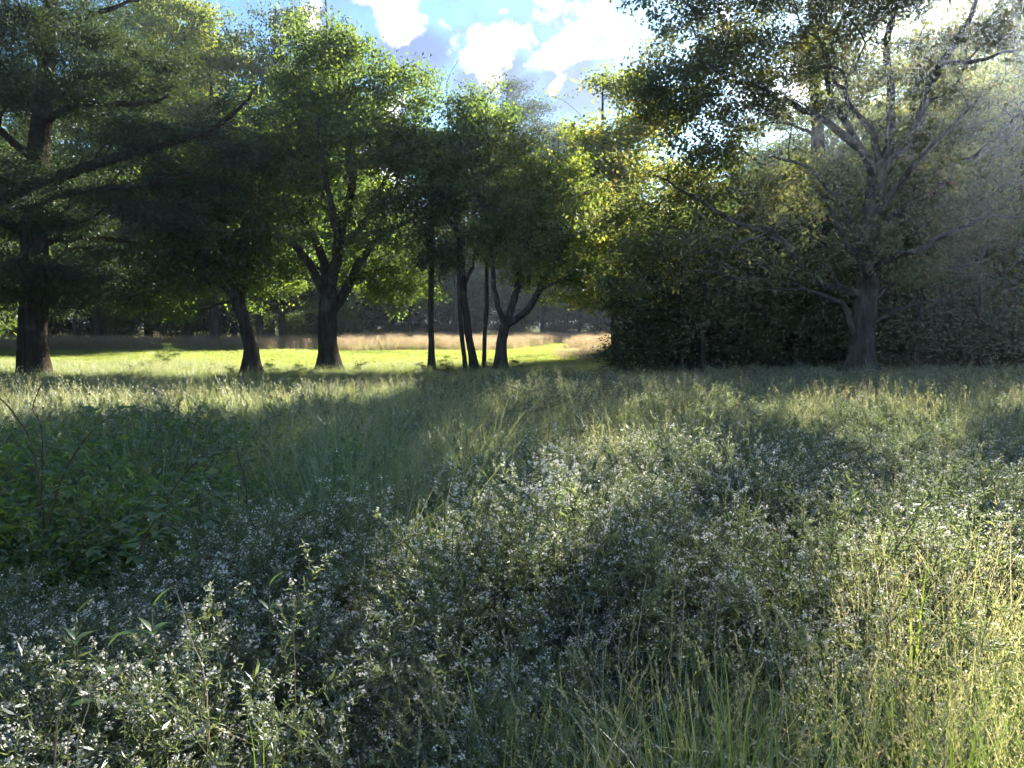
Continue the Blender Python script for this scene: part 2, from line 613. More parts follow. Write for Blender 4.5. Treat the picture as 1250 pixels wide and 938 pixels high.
def foliage(geo, tips, per, spread, L, W, up=0.6, tint=(0.35, 0.22), droop=0.0, out_from=None, clump_tint=0.18, carve=False, needle=False):
    tips = np.asarray(tips)
    n = len(tips)
    ct = rng.normal(0, clump_tint, n)
    size = rng.uniform(0.6, 1.3, n)
    k = np.maximum(1, (per * size ** 2 * rng.uniform(0.5, 1.3, n)).astype(int))
    idx = np.repeat(np.arange(n), k)
    off = rng.normal(size=(len(idx), 3))
    off *= np.array([1, 1, 0.62]) * spread * size[idx][:, None] * 0.62
    c = tips[idx] + off
    c[:, 2] -= droop * rng.uniform(0, 1, len(idx)) ** 2
    if carve:
        keep = in_gap(c) | (rng.uniform(size=len(c)) < 0.06)
        c, idx, off = c[keep], idx[keep], off[keep]
    dirs = None
    if out_from is not None:
        dirs = unit(off * 1.2 + unit(c - np.asarray(out_from)) * spread * 0.8 + rng.normal(0, spread * .45, c.shape) + np.array([0, 0, -0.1 * spread]))
    ll = L * rng.uniform(0.65, 1.35, len(c)); ww = W * rng.uniform(0.7, 1.25, len(c))
    v, f = leaf_quads(c, ll, ww, dirs, up)
    t = np.clip(tint[0] + ct[idx] + rng.normal(0, tint[1], len(c)), 0, 1)
    geo.add(v, f, np.repeat(t, 4))


def pxblobs(blobs, d):
    s = d / F
    return [(P(b[0], b[1], d + b[2]), (b[3] * s, b[5], b[4] * s), b[6] if len(b) > 6 else 1.0) for b in blobs]


def hero_tree(name, label, d, trunk, limbs, blobs, nattr, leafspec, bark, leafmat, group=None, clear=2.0, extra=None, min_r=0.0, tip=0.011,
              flare=1.5, alpha=.35, shell=.5, lump=.07, drop=None, stems=None, pad=.55):
    """a tree whose trunk, limbs and crown are laid out on its own plane and depth"""
    base = P(trunk[0][0], trunk[0][1], d); base[2] = 0.0
    root = obj(name, None, loc=base)
    tag(root, label, 'tree', group)
    sk = Skel()

    def conv(pts):
        o = []
        for q in pts:
            dd, r = (q[2], q[3])
            p = P(q[0], q[1], d + dd) - base
            o.append((p[0], p[1], p[2], r))
        return np.array(o)
    t = conv(trunk)
    t[0, 2] = -0.15
    sk.chain(t, -1, 0, 0.35, 0.012)
    for i in range(len(sk.pos)):                                   # root flare
        z = sk.pos[i][2]
        sk.rad[i] *= 1 + (flare - 1) * max(0, 1 - z / 0.9) ** 2
    for s in (stems or []):
        q = conv(s); q[0, 2] = -0.15
        sk.chain(q, -1, 0 if False else 100 + len(sk.pos), 0.35, 0.012)
    for k, lb in enumerate(limbs):
        q = conv(lb)
        par = sk.nearest(q[0, :3])
        sk.chain(q, par, k + 1, 0.35, 0.03)
    attr = blob_points([(np.array(c) - base, r, w) for c, r, w in pxblobs(blobs, d)], nattr, shell, pad)
    attr = attr[attr[:, 2] > clear * 0.8]
    if leafspec.get('carve'):
        attr = attr[in_gap(attr + base) | (rng.uniform(size=len(attr)) < .4)]
    if drop is not None:
        px, py = to_pix(attr[:, 0] + base[0], attr[:, 1] + base[1], attr[:, 2])
        attr = attr[drop(px, py)]
    tips = grow(sk, attr, clear, alpha)
    r = radii(sk, tip)
    geos = skin_branches(sk, r, min_r, lump)
    for limb in sorted(geos):
        nm = 'trunk' if (limb == 0 or limb >= 100) else 'limb'
        obj(nm, geos[limb].mesh(nm, bark, True), root)
    g = Geo()
    tp = np.array([sk.pos[i] for i in tips]); pp = np.array([sk.pos[sk.par[i]] for i in tips])
    cent = np.concatenate([tp, (tp + pp) / 2])
    spec = dict(leafspec)
    per, spread, L, W = spec.pop('per'), spec.pop('spread'), spec.pop('L'), spec.pop('W')
    radial = spec.pop('radial', False)
    of = None
    if radial:
        of = np.array([t[len(t) // 2, 0], t[len(t) // 2, 1], tp[:, 2].mean() - 1.0])
    if spec.get('carve'):
        foliage(g, cent + base, per, spread, L, W, out_from=None if of is None else of + base, **spec)
        for a in g.v: a -= base.astype(np.float32)
    else:
        foliage(g, cent, per, spread, L, W, out_from=of, **spec)
    obj('crown', g.mesh('crown', leafmat), root)
    return root


def auto_tree(h, crown_r, clear, trunk_r, nattr, leaf, shape='round', lean=0.0, tip=.012, min_r=.012, seed=0, sub=10):
    """meshes (trunk, crown) of a background tree standing at the origin"""
    sk = Skel()
    k = 6
    z = np.linspace(-0.15, h * (0.93 if shape != 'round' else 0.75), k)
    a = rng.uniform(0, 6.28)
    wob = np.cumsum(rng.normal(0, 0.012 * h, (k, 2)), axis=0) * np.linspace(0, 1, k)[:, None]
    pts = np.stack([wob[:, 0] + lean * math.cos(a) * z / h, wob[:, 1] + lean * math.sin(a) * z / h, z,
                    trunk_r * (1 - np.linspace(0, .82, k) ** 1.1)], axis=1)
    sk.chain(pts, -1, 0, 0.7, 0.01)
    top = np.array(sk.pos)
    bl = []
    for i in range(sub):
        t = (i + rng.uniform(0.2, .8)) / sub
        zz = clear + (h - clear) * t
        if shape == 'round':
            env = math.sin(math.pi * min(1, 0.16 + 0.80 * t)) ** 0.7
        elif shape == 'cone':
            env = 1.05 - 0.85 * t
        elif shape == 'spire':
            env = 0.9 * (1 - t ** 2.2) + .12
        elif shape == 'pine':
            env = 0.4 + 0.6 * math.sin(math.pi * (0.15 + .75 * t))
        else:                                   # column
            env = 0.62 + 0.38 * math.sin(math.pi * t)
        ax = rng.uniform(0, 6.28)
        rad = crown_r * env
        off = rad * rng.uniform(.25, .6)
        c = np.array([math.cos(ax) * off, math.sin(ax) * off, zz])
        s = rad * rng.uniform(.5, .72)
        bl.append((c, (s, s, max(0.5, s * rng.uniform(.55, .9))), 1.0))
        ax2 = ax + 3.14 + rng.uniform(-.8, .8)
        s2 = rad * rng.uniform(.4, .6)
        bl.append((np.array([math.cos(ax2) * off * 1.1, math.sin(ax2) * off * 1.1, zz + rng.uniform(-.5, .5)]), (s2, s2, max(.4, s2 * .7)), 1.0))
    attr = blob_points(bl, nattr, .45, crown_r * .17)
    attr = attr[attr[:, 2] > clear * .7]
    tips = grow(sk, attr, clear * 0.6, .3, seg=.8)
    r = radii(sk, tip)
    geos = skin_branches(sk, r, min_r, .05, 8)
    big = Geo()
    for g in geos.values():
        vs = np.concatenate(g.v); fs = np.concatenate(g.f)
        big.add(vs, fs)
    gc = Geo()
    tp = np.array([sk.pos[i] for i in tips])
    foliage(gc, tp, **leaf)
    return big, gc


def copy_tree(src, loc, rz, s=1.0, sz=None, label=None, group=None):
    r = src.copy(); COL.objects.link(r)
    r.location = loc; r.rotation_euler = (0, 0, rz); r.scale = (s, s, sz or s)
    if label: r['label'] = label
    if group: r['group'] = group
    for c in src.children:
        k = c.copy(); COL.objects.link(k); k.parent = r
        for gcd in c.children:
            q = gcd.copy(); COL.objects.link(q); q.parent = k
    return r

# ------------------------------------------------------------------ ground
def ground_sheet():
    g = Geo()
    xs = np.concatenate([np.linspace(-900, -80, 8), np.linspace(-70, 70, 71), np.linspace(80, 900, 8)])
    ys = np.concatenate([np.linspace(-300, -20, 5), np.linspace(-16, 100, 59), np.linspace(120, 1600, 9)])
    X, Y = np.meshgrid(xs, ys)
    Z = ground_z(X, Y)
    v = np.stack([X, Y, Z], -1).reshape(-1, 3)
    w = len(xs)
    i, j = np.meshgrid(np.arange(w - 1), np.arange(len(ys) - 1))
    a = (j * w + i).ravel()
    g.add(v, np.stack([a, a + 1, a + w + 1, a + w], -1))
    tag(obj('ground', g.mesh('ground', M['ground'], True)), kind='structure')


def ground_z(x, y):
    n = 0.05 * np.sin(x * 0.23 + 1.0) * np.sin(y * 0.31) + 0.03 * np.sin(x * 0.71 + y * 0.5)
    fade = np.clip((90 - np.hypot(x, y - 30)) / 40, 0, 1)
    return n * fade - 0.05


ground_sheet()


def mown_mid(x):
    """centre line of the mown path that crosses behind the trees"""
    return 41.0 - 0.05 * x + 1.2 * np.sin(x * .31 + 1) + .7 * np.sin(x * .83)


def in_mown(x, y):
    strip = np.abs(y - mown_mid(x)) < 9.0 + 1.0 * np.sin(x * .47)
    spur = (np.abs(x - (1.0 + 0.010 * (y - 44) ** 2)) < 1.4) & (y > 40) & (y < 70)
    verge = (x > 1.2 + .16 * (43 - y) + .05 * (y - 39) ** 2) & (y > 35.3)
    return (strip & (x > -30) & (x < 6.5) & ~verge) | spur


def path_mesh():
    g = Geo()
    xs = np.linspace(-30, 6.5, 120)
    h = 9.0 + 1.0 * np.sin(xs * .47)
    c = mown_mid(xs)
    rows = [c - h, c - h * .3, c + h * .3, c + h]
    v = []
    for r in rows:
        v.append(np.stack([xs, r, ground_z(xs, r) + 0.012], -1))
    v = np.concatenate(v)
    w = len(xs)
    f = []
    for j in range(3):
        a = j * w + np.arange(w - 1)
        f.append(np.stack([a, a + 1, a + w + 1, a + w], -1))
    g.add(v, np.concatenate(f))
    ys = np.linspace(51.5, 70, 30)
    cx = 1.0 + 0.010 * (ys - 44) ** 2
    v = np.concatenate([np.stack([cx - 1.4, ys, ground_z(cx, ys) + .012], -1), np.stack([cx + 1.4, ys, ground_z(cx, ys) + .012], -1)])
    a = np.arange(29)
    g.add(v, np.stack([a, a + 30, a + 31, a + 1], -1))
    tag(obj('mown_path', g.mesh('mown_path', M['path'], True)), kind='structure')


path_mesh()

# ------------------------------------------------------------------ the trees that stand out
SUN_GAPS += [(-6.6, 12.6, .5, 2.4, 1.7), (-3.9, 13.4, .5, 2.0, 1.2), (-8.6, 12.2, .5, 1.6, 1.5),   # band of lit grass before the left trees
             (1.75, 2.55, .7, .6, 1.0), (1.35, 1.9, .6, .25, .5),                                # beside the right foreground
             (-.80, 2.1, .7, .62, .36), (-.35, 2.35, .75, .3, .25),                              # white asters at the front
             (.2, 4.2, .9, .42, .9), (.95, 4.7, .9, .3, .45), (1.2, 6.3, .8, .9, .7), (-.1, 7.5, .7, .6, .6),
             (4.4, 10.2, .7, 1.5, 1.1), (6.9, 11.4, .7, 1.4, 1.2), (2.6, 11.5, .6, 1.0, .8), (3.6, 7.2, .8, .6, .5), (3.2, 5.2, .8, .8, .5), (2.2, 3.6, .8, .4, .45)]

LEAF_MAPLE = dict(per=40, spread=.37, L=.115, W=.085, up=.8, tint=(.32, .18), droop=.15)
hero_tree('maple_tree', 'broad dome-crowned green tree with dark forked trunk beside the mown path', 28.0,
          [(402, 452, 0, .36), (400, 418, 0, .33), (399, 388, 0, .31), (402, 355, 0, .28)],
          [[(400, 380, 0, .17), (385, 335, -.3, .15), (362, 303, -.6, .12), (332, 287, -.8, .09), (312, 272, -1, .05)],
           [(402, 352, 0, .22), (412, 310, 0, .19), (419, 268, .2, .17), (430, 228, .3, .14), (424, 178, .2, .10), (416, 118, 0, .07), (412, 70, 0, .03)],
           [(403, 385, 0, .18), (426, 350, .3, .16), (442, 316, .5, .14), (470, 283, .8, .11), (500, 268, 1, .08), (532, 250, 1.1, .04)],
           [(401, 356, 0, .17), (392, 312, .5, .15), (373, 274, 1, .12), (350, 238, 1.4, .09), (330, 188, 1.8, .05)],
           [(413, 308, 0, .13), (448, 268, .9, .11), (470, 220, 1.4, .08), (492, 160, 1.7, .04)],
           [(403, 366, 0, .14), (410, 300, -1.6, .12), (400, 230, -2.6, .09), (388, 160, -2.8, .05)],
           [(417, 270, 0, .11), (380, 210, -.6, .09), (362, 140, -.9, .05)]],
          [(418, 105, 0, 62, 62, 2.4), (368, 150, 0, 62, 66, 2.6), (482, 140, 0, 66, 66, 2.6), (338, 225, 0, 58, 56, 2.4), (522, 205, 0, 48, 66, 2.2),
           (430, 205, 0, 105, 75, 3.6), (474, 345, 1.6, 36, 46, 1.4, 3.0), (325, 325, 1.6, 46, 52, 1.5, 2.2), (430, 330, 2.4, 50, 30, 1.2, .9), (402, 62, 0, 36, 32, 1.6), (440, 285, 1.6, 80, 30, 1.2, .8),
           (400, 270, -2.2, 90, 40, 1.2, .4)],
          1400, LEAF_MAPLE, M['bark_dark'], M['maple'], clear=2.2)

LEAF_CEDAR = dict(per=78, spread=.40, L=.13, W=.034, up=.2, tint=(.38, .2), radial=True, clump_tint=.2)
hero_tree('cedar_tree', 'huge dark cedar with thick reddish trunk and long horizontal limbs', 26.0,
          [(42, 455, 0, .46), (40, 400, 0, .44), (44, 330, 0, .41), (42, 250, 0, .37), (50, 150, 0, .30), (60, 40, 0, .24), (66, -90, 0, .12)],
          [[(44, 238, 0, .17), (82, 214, -1.2, .16), (132, 195, -2.0, .14), (182, 182, -2.6, .12), (240, 165, -3.0, .09), (286, 140, -3.3, .06), (312, 110, -3.5, .03)],
           [(44, 246, 0, .12), (100, 233, -.9, .10), (160, 228, -1.4, .08), (232, 215, -2, .04)],
           [(50, 150, 0, .12), (95, 128, -1.5, .10), (150, 128, -2.2, .08), (205, 118, -2.5, .04)],
           [(52, 120, 0, .11), (100, 92, -.5, .09), (160, 95, -1, .05)],
           [(44, 300, 0, .12), (100, 290, .8, .10), (170, 300, 1.4, .07), (230, 320, 1.8, .03)],
           [(42, 290, 0, .11), (-20, 265, -.8, .09), (-80, 250, -1.2, .05)],
           [(46, 200, 0, .12), (-10, 150, -1.5, .1), (-70, 110, -2.5, .05)],
           [(44, 320, 0, .09), (30, 310, -2.0, .07), (20, 320, -3.6, .03)],
           [(58, 60, 0, .10), (110, 20, 0, .08), (170, 0, .3, .04)]],
          [(50, 40, 0, 110, 90, 4.0), (150, 70, -.5, 90, 45, 2.6), (110, 130, -1, 120, 40, 3.0), (200, 175, -2, 100, 40, 2.0), (280, 140, -3, 40, 40, 1.0), (80, 240, 0, 110, 60, 3.4),
           (200, 250, -1, 90, 50, 2.2), (30, 330, -1, 80, 45, 2.6), (140, 330, .8, 120, 48, 2.6), (-60, 200, 0, 110, 150, 4), (60, -70, 0, 90, 80, 3), (90, 370, 1, 90, 26, 2.0)],
          2000, LEAF_CEDAR, M['bark_cedar'], M['cedar'], clear=2.4, shell=.35, flare=1.2, pad=.4)

hero_tree('leaning_tree', 'short dark tree leaning over the grass with bare lower twigs', 27.0,
          [(307, 449, 0, .27), (305, 415, 0, .24), (296, 385, 0, .22), (288, 362, 0, .18)],
          [[(290, 368, 0, .11), (270, 350, -.4, .09), (242, 338, -.7, .06), (215, 328, -1, .03)],
           [(288, 362, 0, .13), (280, 325, 0, .11), (268, 285, .3, .08), (258, 235, .4, .04)],
           [(294, 380, 0, .10), (302, 345, .4, .08), (318, 305, .7, .06), (325, 265, .9, .03)],
           [(290, 370, 0, .06), (262, 372, -.8, .04), (240, 385, -1.1, .02)]],
          [(268, 285, 0, 70, 60, 2.2), (222, 325, -.3, 52, 38, 1.8), (310, 315, .3, 42, 46, 1.6), (245, 225, .6, 62, 50, 2.0), (290, 215, .6, 40, 50, 1.6), (200, 360, .5, 46, 30, 1.6)],
          760, dict(LEAF_MAPLE, per=28, L=.12, W=.085, tint=(.2, .16)), M['bark_dark'], M['maple'], clear=2.2)

hero_tree('slender_cedar', 'slender dark cedar with single straight pole-like trunk', 28.0,
          [(527, 450, 0, .115), (526, 380, 0, .105), (527, 300, 0, .09), (529, 220, 0, .06), (530, 165, 0, .03)], [],
          [(530, 215, 0, 24, 50, .8), (522, 280, 0, 28, 40, .9), (536, 320, 0, 24, 26, .7, .6)], 230,
          dict(LEAF_CEDAR, per=42, spread=.34), M['bark_dark'], M['cedar'], clear=2.6)

hero_tree('multistem_tree', 'clump of three thin dark stems sharing one leafy crown', 28.0,
          [(580, 452, 0, .14), (571, 400, 0, .125), (566, 350, 0, .11), (560, 280, 0, .085), (556, 205, 0, .04)],
          [[(566, 350, 0, .07), (588, 290, .4, .05), (600, 250, .6, .03)], [(561, 290, 0, .06), (540, 250, -.4, .04), (530, 220, -.4, .02)]],
          [(566, 215, 0, 38, 62, 1.4), (590, 165, 0, 30, 42, 1.2), (602, 285, -.4, 30, 30, 1.0, 1.3), (548, 290, 0, 28, 40, 1.0, .7), (575, 130, .3, 22, 26, .9)],
          460, dict(LEAF_MAPLE, per=22, spread=.36, L=.13, W=.095, tint=(.34, .2)), M['bark_dark'], M['maple'], clear=2.6,
          stems=[[(569, 450, -.3, .09), (562, 390, -.3, .08), (559, 310, -.2, .06), (557, 250, -.1, .03)],
                 [(590, 449, .3, .085), (593, 385, .3, .075), (594, 320, .3, .06), (588, 240, .3, .03)]])

hero_tree('forked_tree', 'low forked tree leaning right with greyish and yellowing foliage', 28.0,
          [(610, 452, 0, .21), (612, 418, 0, .19), (617, 396, 0, .18)],
          [[(616, 398, 0, .11), (606, 362, -.2, .09), (601, 312, -.4, .07), (608, 250, -.4, .03)],
           [(617, 396, 0, .13), (632, 350, .3, .11), (640, 310, .5, .09), (645, 250, .5, .06), (641, 185, .4, .03)],
           [(618, 396, 0, .13), (640, 382, -.3, .12), (662, 345, -.5, .10), (690, 302, -.8, .07), (712, 268, -1, .03)],
           [(655, 355, -.4, .06), (690, 340, -1.2, .04), (720, 325, -1.6, .02)]],
          [(636, 220, 0, 40, 70, 1.6), (672, 240, 0, 42, 60, 1.6), (690, 300, -.5, 40, 40, 1.4), (648, 320, 0, 40, 45, 1.4), (620, 280, 0, 26, 50, 1.2), (712, 330, -1, 26, 30, 1.1, .7)],
          760, dict(LEAF_MAPLE, per=26, spread=.38, L=.11, W=.075, tint=(.18, .2), clump_tint=.28), M['bark_grey'], M['yellow'], clear=2.3)

LEAF_OAK = dict(per=33, spread=.36, L=.12, W=.078, up=.5, tint=(.34, .18), clump_tint=.16, carve=True)


def oak_drop(px, py):
    hole = (np.hypot((px - 935) / 62, (py - 165) / 30) < 1) | (np.hypot((px - 970) / 30, (py - 95) / 18) < 1)
    return ~hole | (rng.uniform(size=len(px)) < .5)


hero_tree('oak_tree', 'large spreading oak with thick gnarled trunk and long crooked limbs', 24.0,
          [(1048, 476, 0, .40), (1051, 440, 0, .385), (1053, 395, 0, .35), (1058, 350, .05, .325), (1061, 300, 0, .30), (1067, 250, .05, .28), (1074, 200, 0, .25)],
          [[(1050, 419, 0, 0.112), (1038, 400, -.4, 0.096), (1035, 378, -.6, 0.08), (1016, 365, -.9, 0.064), (980, 354, -1.4, 0.048), (930, 352, -1.9, 0.024)],
           [(1058, 362, 0, 0.136), (1030, 354, -.3, 0.12), (1002, 346, -.8, 0.112), (973, 322, -1.3, 0.104), (957, 297, -1.6, 0.096), (937, 284, -1.9, 0.088), (904, 275, -2.3, 0.072), (872, 257, -2.6, 0.056), (838, 236, -2.9, 0.04), (796, 214, -3, 0.016)],
           [(1064, 292, 0, 0.144), (1046, 284, .2, 0.128), (1016, 270, .5, 0.112), (980, 263, .8, 0.096), (944, 245, 1, 0.08), (908, 234, 1.2, 0.064), (854, 230, 1.5, 0.048), (806, 220, 1.6, 0.024)],
           [(1070, 222, 0, 0.152), (1059, 194, -.2, 0.136), (1038, 172, -.4, 0.12), (1003, 144, -.8, 0.104), (980, 133, -1, 0.088), (951, 121, -1.4, 0.072), (922, 104, -1.8, 0.056), (888, 96, -2.1, 0.04), (845, 70, -2.4, 0.016)],
           [(1050, 185, -.3, 0.12), (1037, 156, 0, 0.112), (1016, 122, .3, 0.096), (1009, 90, .5, 0.08), (1006, 60, .6, 0.064), (1000, 15, .8, 0.048), (990, -45, 1, 0.016)],
           [(1074, 200, 0, 0.104), (1066, 164, -.7, 0.096), (1048, 140, -1, 0.08), (1030, 112, -1.2, 0.064), (1014, 84, -1.5, 0.04), (996, 40, -1.8, 0.016)],
           [(1074, 202, 0, 0.16), (1084, 186, 0, 0.144), (1088, 144, 0, 0.128), (1086, 90, .2, 0.112), (1084, 43, .3, 0.096), (1095, 0, .4, 0.072), (1104, -80, .6, 0.024)],
           [(1073, 208, 0, 0.168), (1095, 187, -.3, 0.152), (1117, 162, -.5, 0.136), (1131, 119, -.8, 0.12), (1146, 79, -1, 0.104), (1167, 50, -1.2, 0.088), (1189, 10, -1.4, 0.072), (1214, -70, -1.6, 0.024)],
           [(1064, 282, 0, 0.136), (1088, 266, .2, 0.12), (1113, 248, .4, 0.112), (1142, 230, .7, 0.096), (1160, 206, .9, 0.088), (1196, 187, 1.2, 0.072), (1232, 151, 1.5, 0.048), (1275, 110, 1.8, 0.016)],
           [(1060, 335, 0, 0.12), (1076, 321, -.4, 0.104), (1099, 311, -.8, 0.096), (1131, 300, -1.2, 0.08), (1164, 282, -1.6, 0.064), (1207, 266, -2, 0.04), (1250, 268, -2.4, 0.016)],
           [(1060, 345, 0, 0.104), (1050, 320, -1.6, 0.088), (1030, 290, -3.2, 0.064), (1010, 250, -4.4, 0.032)],
           [(1068, 240, 0, 0.12), (1090, 200, 2.0, 0.096), (1110, 160, 3.6, 0.072), (1120, 100, 4.8, 0.032)],
           [(1146, 79, -1, 0.072), (1185, 75, -1.8, 0.056), (1240, 60, -2.5, 0.032)],
           [(944, 245, 1, 0.048), (930, 205, .6, 0.04), (900, 175, .2, 0.024)],
           [(973, 322, -1.3, 0.04), (930, 322, -2.2, 0.032), (880, 318, -2.9, 0.016)],
           [(1052, 405, 0, .07), (1085, 385, -.6, .06), (1115, 372, -1.1, .04), (1150, 368, -1.5, .02)],
           [(1056, 380, 0, .08), (1015, 335, .9, .06), (975, 300, 1.5, .05), (925, 290, 2.2, .02)],
           [(1056, 372, 0, .08), (1100, 340, .8, .06), (1150, 330, 1.5, .04), (1205, 318, 2, .02)],
           [(1062, 305, 0, .08), (1020, 240, -1.4, .06), (985, 205, -2.0, .05), (940, 190, -2.6, .02)],
           [(1065, 270, 0, .08), (1105, 215, -1.5, .07), (1150, 165, -2.2, .05), (1195, 120, -2.8, .02)],
           [(1002, 346, -.8, .06), (960, 345, -1.6, .05), (905, 340, -2.2, .04), (850, 330, -2.6, .02)],
           [(937, 284, -1.9, .05), (900, 300, -2.4, .04), (850, 310, -2.8, .02)]],
          [(880, 110, -1, 115, 65, 2.6), (840, 40, -1, 88, 50, 2.4), (800, 120, -1, 52, 40, 1.8), (1000, 20, 0, 140, 70, 4.0), (1150, 30, 0, 130, 85, 4.0), (1200, 160, 0, 90, 60, 3.4),
           (1120, 200, .5, 60, 50, 2.5, .6), (850, 215, 0, 90, 42, 2.6), (800, 175, 0, 52, 46, 2.0), (1080, -90, 0, 190, 80, 4.4), (1280, 60, 0, 100, 100, 3.6), (1230, 255, -1, 70, 30, 1.8, .6),
           (900, 320, -1.6, 100, 34, 1.6, .45), (960, 230, 0, 80, 50, 2.6, .9), (1090, 130, 0, 90, 60, 2.8, .9), (1160, 250, 0, 90, 50, 2.6, .9), (1000, 290, 0, 80, 40, 2.6, .5), (1130, 330, 0, 80, 30, 2.2, .5), (1230, 90, 0, 70, 60, 3, 1.0), (1250, -80, 0, 110, 80, 3.5), (770, 245, -1, 40, 46, 1.4, 1.1), (810, 290, -1.2, 62, 40, 1.6, .9), (860, 300, -2, 60, 30, 1.4, .7), (770, 330, -.6, 34, 34, 1.2, .8), (900, -60, 0, 110, 60, 3)],
          3000, LEAF_OAK, M['bark_grey'], M['oak'], clear=2.0, flare=1.9, drop=oak_drop, shell=.4, alpha=.3, lump=.12, tip=.008)

hero_tree('pine_tree', 'tall straight pine trunk rising behind the spreading oak', 31.0,
          [(1003, 466, 0, .34), (1002, 400, 0, .32), (1001, 300, 0, .29), (999, 200, 0, .26), (996, 100, 0, .21), (992, 0, 0, .16), (990, -90, 0, .08)],
          [[(998, 165, 0, .07), (960, 150, -.6, .05), (930, 152, -1, .02)], [(997, 120, 0, .07), (1030, 95, .6, .05), (1060, 90, 1, .02)]],
          [(990, -20, 0, 60, 50, 2.0), (980, 60, 0, 52, 40, 1.8), (1010, 105, 0, 45, 26, 1.6, .7), (950, 150, -.6, 26, 16, .8, .6), (990, -90, 0, 50, 50, 1.8)],
          330, dict(LEAF_CEDAR, per=46, spread=.42, L=.17, W=.028, tint=(.45, .2), carve=True), M['bark_dark'], M['cedar'], clear=7.0)

# ------------------------------------------------------------------ background trees: kinds, then individuals
BG = {}


def bg_kind(key, h, cr, clear, tr, nattr, leaf, shape, bark, mat, n=2, **kw):
    BG[key] = []
    for i in range(n):
        a, b = auto_tree(h, cr, clear, tr, nattr, leaf, shape, **kw)
        BG[key].append((a.mesh('trunk', bark, True), b.mesh('crown', mat), h))


bg_kind('tall', 16, 3.6, 3.2, .24, 520, dict(per=34, spread=.55, L=.20, W=.14, up=.7, tint=(.35, .2)), 'column', M['bark_dark'], M['wood'], 2)
bg_kind('yellow', 15, 3.4, 3.0, .20, 800, dict(per=42, spread=.52, L=.18, W=.13, up=.7, tint=(.42, .22)), 'column', M['bark_grey'], M['yellow'], 2)
bg_kind('yellowtall', 25, 4.6, 7, .3, 1150, dict(per=54, spread=.66, L=.22, W=.16, up=.7, tint=(.36, .22)), 'column', M['bark_grey'], M['yellow'], 2, sub=13)
bg_kind('poplar', 25, 4.8, 6, .3, 1200, dict(per=56, spread=.66, L=.22, W=.16, up=.7, tint=(.55, .22)), 'spire', M['bark_dark'], M['wood'], 2, sub=14)
bg_kind('round', 10, 3.4, 1.0, .2, 480, dict(per=40, spread=.6, L=.24, W=.17, up=.7, tint=(.3, .2)), 'round', M['bark_dark'], M['wood'], 3)
bg_kind('pine', 18, 3.4, 8.0, .24, 800, dict(per=80, spread=.50, L=.20, W=.05, up=.3, tint=(.4, .2)), 'round', M['bark_dark'], M['cedar'], 1)
bg_kind('shrub', 3.4, 1.7, .15, .05, 190, dict(per=36, spread=.34, L=.12, W=.085, up=.7, tint=(.35, .2)), 'round', M['bark_dark'], M['wood'], 3, sub=6)
bg_kind('brush', 3.4, 1.6, .2, .035, 120, dict(per=20, spread=.30, L=.11, W=.075, up=.7, tint=(.4, .25)), 'round', M['bark_dark'], M['wood'], 3, sub=6, min_r=.0, tip=.009)
bg_kind('russet', 15, 1.9, 8, .14, 60, dict(per=7, spread=.35, L=.14, W=.10, up=.5, tint=(.5, .3)), 'column', M['bark_grey'], M['rust'], 1)
bg_kind('sapling', 6.5, 1.3, 1.6, .06, 130, dict(per=18, spread=.34, L=.13, W=.09, up=.7, tint=(.45, .25)), 'column', M['bark_dark'], M['wood'], 3, min_r=.0, tip=.009)

bgn = {}


def bg_tree(key, name, label, px, d, h, group=None, wide=1.0, cat='tree', x=None):
    k = bgn.get(key, 0); bgn[key] = k + 1
    tm, cm, hh = BG[key][k % len(BG[key])]
    if x is None:
        x = (px - 625) / F * d
    r = obj(name, None, loc=(x, d, float(ground_z(np.array(x), np.array(d)))))
    s = h / hh
    r.scale = (s * wide, s * wide, s)
    r.rotation_euler = (0, 0, rng.uniform(0, 6.28))
    tag(r, label, cat, group)
    obj('trunk', tm, r); obj('crown', cm, r)
    return r


bg_tree('yellowtall', 'yellowing_tree', 'tall pale yellow-green tree behind the cedar, two rounded tops', 262, 60, 26.2, wide=.95)
bg_tree('yellowtall', 'yellowing_tree', 'tall thin yellow-green tree close behind the cedar crown', 200, 62, 28.0, wide=.85)
bg_tree('yellowtall', 'yellowing_tree', 'bright yellow-green tree glimpsed through the cedar limbs', 95, 58, 20, wide=1.0)
bg_tree('poplar', 'poplar_tree', 'tall pointed green tree rising just behind the dome-crowned tree', 345, 60, 26.5, wide=.8)
bg_tree('poplar', 'poplar_tree', 'narrow green spire directly behind the top of the dome-crowned tree', 408, 63, 28.5, wide=.72)
bg_tree('pine', 'pine_tree', 'distant round-headed dark pine above the mown path', 632, 84, 26.5, wide=1.25)
bg_tree('russet', 'bare_tree', 'nearly leafless tree with thin reddish twigs against the sky', 556, 82, 28.0, wide=.8)
bg_tree('russet', 'bare_tree', 'small sparse reddish treetop beside the distant pine', 592, 84, 27.4, wide=.7)
bg_tree('yellow', 'yellowing_tree', 'olive yellow tree filling the gap left of the oak', 752, 34, 12.2, wide=1.25)
bg_tree('yellow', 'yellowing_tree', 'lower yellow-green tree standing beyond the end of the mown path', 845, 42, 7.6, wide=1.3)
bg_tree('yellowtall', 'yellowing_tree', 'far olive tree right of the distant pine', 690, 86, 22.5, wide=1.1)

